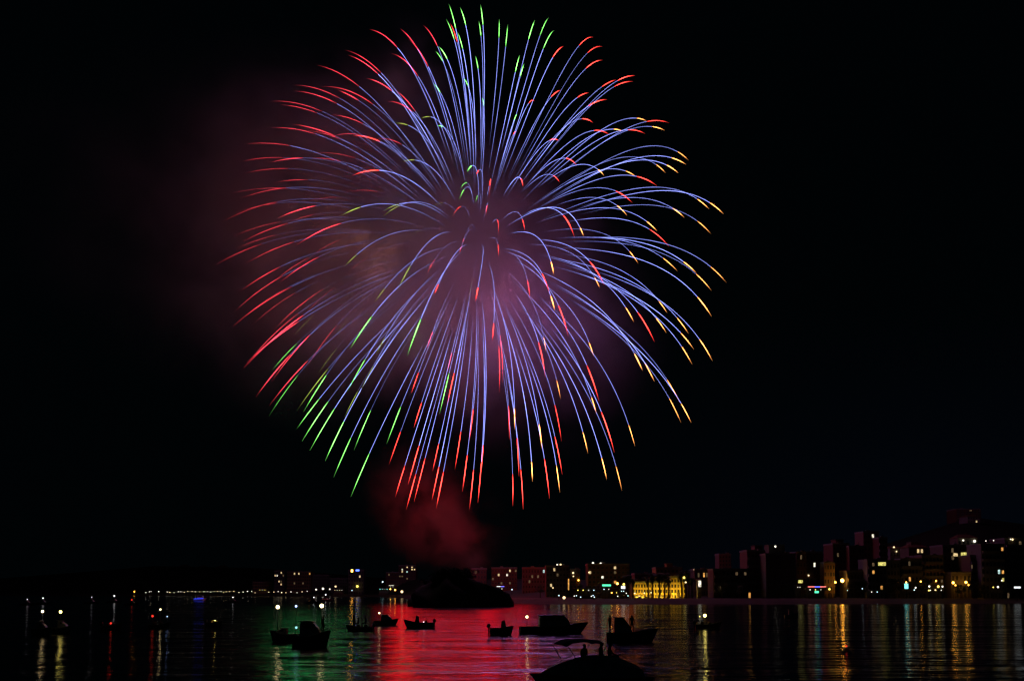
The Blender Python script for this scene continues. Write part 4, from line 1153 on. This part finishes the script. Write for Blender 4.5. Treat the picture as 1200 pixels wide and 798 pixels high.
def bimini(q0, q1, zz):
    def f(root, L, Wd, H):
        a, b, w_ = L * q0, L * q1, Wd * .42
        m = MB()
        secs = []
        for i in range(7):
            t = i / 6
            x = a + (b - a) * t
            dz = -.22 * (2 * t - 1) ** 4
            secs.append([(x, -w_, zz + dz - .12), (x, -w_ * .5, zz + dz), (x, w_ * .5, zz + dz), (x, w_, zz + dz - .12), (x, w_ * .5, zz + dz - .04), (x, -w_ * .5, zz + dz - .04)])
        m.loft(secs)
        o = m.build('canopy', M['canvas'], root)
        for x in (a + .15, b - .15):
            for s in (-1, 1):
                m = MB()
                m.tube([((a + b) / 2, s * w_ * .98, H + .06), (x, s * w_ * .98, zz - .32)], .025, 5)
                m.build('canopy_pole', M['rail'], o)
    return f


def light_on(root, px, py, g_, r, name='lantern', mast=True):
    """a lantern at this height above the boat, on its pole"""
    Y = root.location.y
    p = at(px, py, Y)
    loc = Matrix.Rotation(-root.rotation_euler.z, 3, 'Z') @ (p - root.location)
    z0 = .58
    m = MB()
    if mast and loc.z > z0 + .3:
        m.tube([(loc.x, loc.y, z0), (loc.x, loc.y, loc.z - r)], [.04, .025], 6)
        mo = m.build('mast', M['rail'], root)
        m = MB()
        m.ball(tuple(loc), r, 10, 7)
        m.build(name, G[g_], mo, True)
    else:
        m.ball(tuple(loc), r, 10, 7)
        m.build(name, G[g_], root, True)


def cuddy(root, L, Wd, H):
    m = MB()
    secs = []
    for i in range(11):
        q = i / 10
        x = L * (-.40 + .86 * q)
        wd = Wd * .44 * (1 - ss(.45, 1.05, q) ** 1.5) + .05
        top = H + 1.22 * math.sin(math.pi * min(1, .14 + q * .84)) ** .8
        secs.append([(x, -wd, H + .055), (x, -wd * .8, H + (top - H) * .7), (x, -wd * .3, top), (x, wd * .3, top), (x, wd * .8, H + (top - H) * .7), (x, wd, H + .055)])
    m.loft(secs)
    c = m.build('cuddy_top', M['hullw'], root)
    for s in (-1, 1):
        m = MB()
        m.box(L * -.1, L * .06, s * Wd * .41 - .03, s * Wd * .41 + .03, H + .2, H + .4)
        m.build('side_window', M['glass'], c)


def rail(root, L, Wd, H):
    m = MB()
    for s in (-1, 1):
        m.tube([(L * .05, s * Wd * .4, H + .5), (L * .3, s * Wd * .3, H + .62), (L * .47, s * .06, H + .85)], .018, 5)
        for q in (.05, .2, .34):
            m.tube([(L * q, s * Wd * (.42 - q * .3), H + .02), (L * q, s * Wd * (.4 - q * .28), H + .5 + q * .4)], .014, 4)
    m.build('bow_rail', M['rail'], root)


G['bwarm'] = glow('boat_lamp_warm', (1, .75, .38), 9)
G['byel'] = glow('boat_lamp_yellow', (1, .8, .2), 14)
G['bwhite'] = glow('boat_lamp_white', (.95, .95, 1), 2.5)
G['bblue'] = glow('boat_lamp_blue', (.35, .5, 1), 5)
G['bscr'] = glow('boat_screen', (.35, .9, .95), 1.2)
G['led'] = glow('led_blue', (.03, .06, 1), 1)

# ------------------------------------------------------------------ people on the boats
def person_mesh(pose, seed):
    """one continuous skinned body; the pelvis is the root"""
    r_ = random.Random(seed)
    if pose == 'sit':
        j = {'pel': (0, 0, .12), 'wai': (-.02, 0, .3), 'che': (.0, 0, .52), 'nk': (.02, 0, .66), 'hd': (.05, 0, .76), 'tp': (.05, 0, .88)}
        for s, q in ((1, 'l'), (-1, 'r')):
            j.update({'hp' + q: (.04, .1 * s, .11), 'kn' + q: (.46, .13 * s, .14), 'an' + q: (.44, .13 * s, -.30), 'to' + q: (.62, .14 * s, -.34),
                      'sh' + q: (.0, .18 * s, .57), 'el' + q: (.1, .24 * s, .32), 'wr' + q: (.32, .17 * s, .22), 'ha' + q: (.39, .15 * s, .21)})
    else:
        j = {'pel': (0, 0, .92), 'wai': (0, 0, 1.08), 'che': (.0, 0, 1.32), 'nk': (.02, 0, 1.48), 'hd': (.04, 0, 1.58), 'tp': (.04, 0, 1.71)}
        for s, q in ((1, 'l'), (-1, 'r')):
            j.update({'hp' + q: (0, .09 * s, .88), 'kn' + q: (.03, .11 * s, .48), 'an' + q: (-.02, .12 * s, .08), 'to' + q: (.17, .14 * s, .03),
                      'sh' + q: (.0, .19 * s, 1.38), 'el' + q: (-.01, .25 * s, 1.1), 'wr' + q: (.1, .24 * s, .88), 'ha' + q: (.13, .24 * s, .8)})
    rad = {'pel': .15, 'wai': .13, 'che': .15, 'nk': .06, 'hd': .1, 'tp': .08, 'hp': .1, 'kn': .065, 'an': .042, 'to': .035, 'sh': .07, 'el': .045, 'wr': .03, 'ha': .04}
    names = list(j)
    ed = [('pel', 'wai'), ('wai', 'che'), ('che', 'nk'), ('nk', 'hd'), ('hd', 'tp')]
    for q in 'lr':
        ed += [('pel', 'hp' + q), ('hp' + q, 'kn' + q), ('kn' + q, 'an' + q), ('an' + q, 'to' + q), ('che', 'sh' + q), ('sh' + q, 'el' + q), ('el' + q, 'wr' + q), ('wr' + q, 'ha' + q)]
    vs = [Vector(j[n]) for n in names]
    rr = [rad.get(n, rad.get(n[:-1], .05)) for n in names]
    es = [(names.index(a), names.index(b)) for a, b in ed]
    for q in 'lr':                                               # four fingers and a thumb on each hand
        h, w_ = Vector(j['ha' + q]), Vector(j['wr' + q])
        d = (h - w_).normalized()
        side = Vector((0, 1, 0)) if pose == 'sit' else Vector((1, 0, 0))
        for k, (off, ln) in enumerate(((-.03, .07), (-.01, .085), (.01, .08), (.03, .065))):
            i0 = len(vs)
            vs += [h + side * off + d * .05, h + side * off * 1.1 + d * (.05 + ln * .6) + Vector((0, 0, -.012)), h + side * off * 1.1 + d * (.05 + ln * .9) + Vector((0, 0, -.035))]
            rr += [.011, .009, .008]
            es += [(names.index('ha' + q), i0), (i0, i0 + 1), (i0 + 1, i0 + 2)]
        i0 = len(vs)
        s = 1 if q == 'l' else -1
        vs += [h - side * .055 * s + d * .01, h - side * .07 * s + d * .05]
        rr += [.012, .009]
        es += [(names.index('ha' + q), i0), (i0, i0 + 1)]
    i0 = len(vs)
    hd = Vector(j['hd'])
    vs += [hd + Vector((.115, 0, -.005))]                        # nose
    rr += [.014]
    es += [(names.index('hd'), i0)]
    me = bpy.data.meshes.new('person')
    me.from_pydata([tuple(v) for v in vs], es, [])
    me.update()
    me.materials.append(M['cloth'])
    o = bpy.data.objects.new('person', me)
    col.objects.link(o)
    sk = o.modifiers.new('skin', 'SKIN')
    if not me.skin_vertices:
        bm = bmesh.new()
        bm.from_mesh(me)
        bm.verts.layers.skin.verify()
        bm.to_mesh(me)
        bm.free()
    for i, sv in enumerate(me.skin_vertices[0].data):
        sv.radius = (rr[i], rr[i])
        sv.use_root = (i == 0)
    sb = o.modifiers.new('smooth', 'SUBSURF')
    sb.levels = 1
    sb.render_levels = 1
    m = MB()                                                     # hair and face
    m.ball((hd.x - .012, 0, hd.z + .045), .112, 12, 8, 0, 1.0, .92, .95)
    m.build('hair', M['hair'], o, True)
    m = MB()
    m.loft([[(hd.x + .06, -.055, hd.z - .09), (hd.x + .105, -.03, hd.z - .09), (hd.x + .105, .03, hd.z - .09), (hd.x + .06, .055, hd.z - .09)],
            [(hd.x + .06, -.075, hd.z), (hd.x + .108, -.04, hd.z), (hd.x + .108, .04, hd.z), (hd.x + .06, .075, hd.z)],
            [(hd.x + .05, -.07, hd.z + .05), (hd.x + .1, -.035, hd.z + .05), (hd.x + .1, .035, hd.z + .05), (hd.x + .05, .07, hd.z + .05)]])
    fc = m.build('face', M['skin'], o, True)
    m = MB()
    for s in (-1, 1):
        m.ball((hd.x + .106, s * .03, hd.z + .012), .011, 6, 4)
    m.box(hd.x + .1, hd.x + .109, -.022, .022, hd.z - .062, hd.z - .052)
    m.build('eyes_and_mouth', M['hair'], fc)
    return o


protos = {'sit': person_mesh('sit', 1), 'stand': person_mesh('stand', 2)}
pused = {}


def person(pose, boat_root, lx, ly, lz, rz, label, s=1.0):
    pr = protos[pose]
    o = pr if pose not in pused else copy_tree(pr)
    pused[pose] = 1
    a = boat_root.rotation_euler.z
    q = Matrix.Rotation(a, 3, 'Z') @ Vector((lx, ly, lz))
    o.location = boat_root.location + q
    o.rotation_euler = (0, 0, a + rz)
    o.scale = (s, s, s)
    tag(o, label, 'person', 'people on the boats')
    return o


b, Y, L, Wd, H = boat('dark rowing boat with two seated people against the green water', 405, 437, 739, 'hulld', -1, .42, .3, fit=(benches, outboard))
person('sit', b, L * -.3 + .2, 0, H + .38, 0, 'person sitting at the stern of the dark rowing boat')
person('sit', b, L * -.02 + .2, 0, H + .38, .2, 'person sitting in the middle of the dark rowing boat')
person('stand', b, L * .2, .1, H + .05, 2.8, 'person standing in the dark rowing boat')
b, Y, L, Wd, H = boat('small boat with two warm lamps behind the dark rowing boat', 438, 467, 732, 'hullw', 1, .55, .35, fit=(cabin(-.2, .15, .9),))
light_on(b, 444.5, 718, 'bwarm', .11)
light_on(b, 450, 722.3, 'bwarm', .14)
b, Y, L, Wd, H = boat('black open boat alone on the red water with a tiny light', 473, 508, 736, 'rubber', -1, .7, .4, fit=(benches, outboard, console))
light_on(b, 496.5, 728.4, 'bwhite', .07)
b, Y, L, Wd, H = boat('low black boat at the right edge of the red water', 574, 602, 744, 'hulld', 1, .75, .25, fit=(console, outboard))
b, Y, L, Wd, H = boat('large cabin boat with one warm lamp and teal cabin lights', 609, 690, 742, 'hulld', 1, .75, .5, name='cabin_boat', fit=(cabin(-.22, .18, 1.35), rail))
light_on(b, 617.5, 722.5, 'bwarm', .14)
for px, py, r in ((646, 728, .09), (653, 724.5, .1), (655, 727, .08), (650.5, 724, .07)):
    light_on(b, px, py, 'bscr', r, 'cabin_light', False)
b, Y, L, Wd, H = boat('black cabin boat showing a red and a green side light', 711, 771, 752, 'hulld', 1, .85, .4, name='cabin_boat', fit=(cabin(-.35, -.1, 1.5), rail))
light_on(b, 736, 738, 'red', .13, 'port_light')
light_on(b, 730, 738.5, 'green', .05, 'starboard_light')
person('stand', b, L * .0, .3, H + .05, 1.5, 'person standing beside the cabin of the boat with side lights', 1.0)
person('stand', b, L * -.44, 0, H + .05, .4, 'person standing at the stern of the boat with side lights', 1.0)
b, Y, L, Wd, H = boat('boat under a bright yellow lamp in the dark middle of the bay', 815, 846, 736, 'hulld', 1, .5, .3, fit=(benches, outboard))
light_on(b, 826, 721, 'byel', .19)
light_on(b, 820, 722, 'yellow', .08)
b, Y, L, Wd, H = boat('nearest big dark boat with a canopy and people under it', 617, 764, 806, 'hulld', -1, .5, .25, beam=2.6, name='canopy_boat', fit=(cuddy, bimini(-.1, .27, 2.52)))
b.rotation_euler = (0, 0, math.pi + .35)
person('stand', b, L * .06, .25, H + .3, 1.9, 'person standing under the canopy of the nearest boat', .86)
person('stand', b, L * -.09, .2, H + .35, 2.4, 'taller person at the edge of the canopy of the nearest boat', .88)
person('sit', b, L * -.2, -.3, H + .95, 2.6, 'person sitting behind the canopy of the nearest boat')
b, Y, L, Wd, H = boat('dark cabin boat with a warm masthead lamp and a teal cabin screen', 343, 388, 758, 'hulld', 1, .95, .5, name='cabin_boat', fit=(cabin(-.3, .12, 1.3), rail))
light_on(b, 377, 709.5, 'bwarm', .17, 'masthead_lamp')
light_on(b, 347.2, 735, 'bscr', .11, 'cabin_light', False)
person('stand', b, L * .28, .1, H + .2, .4, 'person at the bow of the cabin boat with the teal screen', .95)
b, Y, L, Wd, H = boat('dark sailboat hull with a warm and a blue masthead lamp', 316, 350, 752, 'hulld', -1, .7, .4, name='sailboat', fit=(cabin(-.1, .2, .6),))
light_on(b, 325.5, 711, 'bwarm', .17, 'masthead_lamp')
light_on(b, 347, 710, 'bblue', .1, 'masthead_lamp')
b, Y, L, Wd, H = boat('dark boat whose single round lamp shines nearest the left shore', 38, 60, 744, 'hulld', 1, .6, .3, fit=(cabin(-.2, .1, .9),))
light_on(b, 50, 716, 'bwarm', .13)
b, Y, L, Wd, H = boat('dark boat with an orange lamp and a long yellow reflection', 62, 84, 742, 'hulld', 1, .6, .3, fit=(cabin(-.2, .1, .9),))
light_on(b, 71, 716.6, 'byel', .15)
b, Y, L, Wd, H = boat('small boat with a red, a tall white and a faint blue light', 174, 200, 736, 'hulld', 1, .5, .3, fit=(benches,))
light_on(b, 178.8, 721.5, 'red', .14, 'port_light')
light_on(b, 188, 713.8, 'bwarm', .1, 'masthead_lamp')
light_on(b, 196, 722, 'bblue', .06)
b, Y, L, Wd, H = boat('small boat with one yellow lamp and a short reflection', 242, 261, 734, 'hulld', 1, .5, .3, fit=(benches, outboard))
light_on(b, 252, 727.3, 'byel', .12)
b, Y, L, Wd, H = boat('small dark boat with a single dim red light', 120, 143, 738, 'hulld', 1, .5, .3, fit=(benches, outboard))
light_on(b, 130, 730, 'red', .13, 'port_light')
b, Y, L, Wd, H = boat('far boat outlined by a strip of blue light', 227, 242, 703.5, 'hullw', 1, 1.0, .4, fit=(cabin(-.2, .2, 1.6),))
m = MB()
m.tube([(-L * .42, -Wd * .5 - .3, .9), (L * .3, -Wd * .5 - .3, 1.15)], .22, 6)
m.build('light_strip', G['led'], b)
light_on(b, 235, 698.6, 'bwhite', .14)
for px, py, wl, g_, r, lb in [(50.5, 700.5, 708, 'bwhite', .22, 'far boat with a pale light above the lamp boats'), (107.5, 699.5, 707, 'bwhite', .16, 'far boat with the faintest white light'),
                              (134, 698, 706, 'bwhite', .3, 'far boat with a clear white light'), (154.5, 702.5, 709, 'red', .2, 'far boat with a tiny red light'),
                              (32, 702, 709, 'bwhite', .14, 'far boat with a grey light near the frame edge'), (381.7, 696.5, 704, 'bwhite', .3, 'far boat with a white light beyond the cabin boats'),
                              (367.8, 699.7, 707, 'bwhite', .2, 'far boat with a dull light beyond the cabin boats'), (927.5, 716.2, 724, 'bwhite', .09, 'small boat with a cool light before the plain grey block'),
                              (273, 699.5, 706, 'bwhite', .2, 'far boat with a weak light below the lamp row')]:
    b, Y, L, Wd, H = boat(lb, px - 9 if wl < 715 else px - 8, px + 9 if wl < 715 else px + 8, wl, 'hullw' if wl > 715 else 'hulld', 1, .6, .3, fit=(cabin(-.2, .1, .9),))
    light_on(b, px, py, g_, r)

# a red lit buoy in the dark right of the bay
p = at(992, 763, 90)
Yb = 100 * CAMZ / (CAMZ - at(600, 763, 100).z)
p = at(992, 763, Yb)
by = empty('buoy', (p.x, Yb, 0))
tag(by, 'dark channel buoy carrying a small red light', 'buoy')
m = MB()
m.loft([[(.45 * math.cos(t * .785), .45 * math.sin(t * .785), z) if True else 0 for t in range(8)] for z in (-.3, .12)])
m.build('float', M['rubber'], by)
m = MB()
m.loft([[(r * math.cos(t * .785), r * math.sin(t * .785), z) for t in range(8)] for z, r in ((.121, .3), (.3, .1), (.36, .06))])
m.build('cone', M['hulld'], by)
m = MB()
m.ball((0, 0, .44), .075, 8, 6)
m.build('lamp', G['red'], by, True)
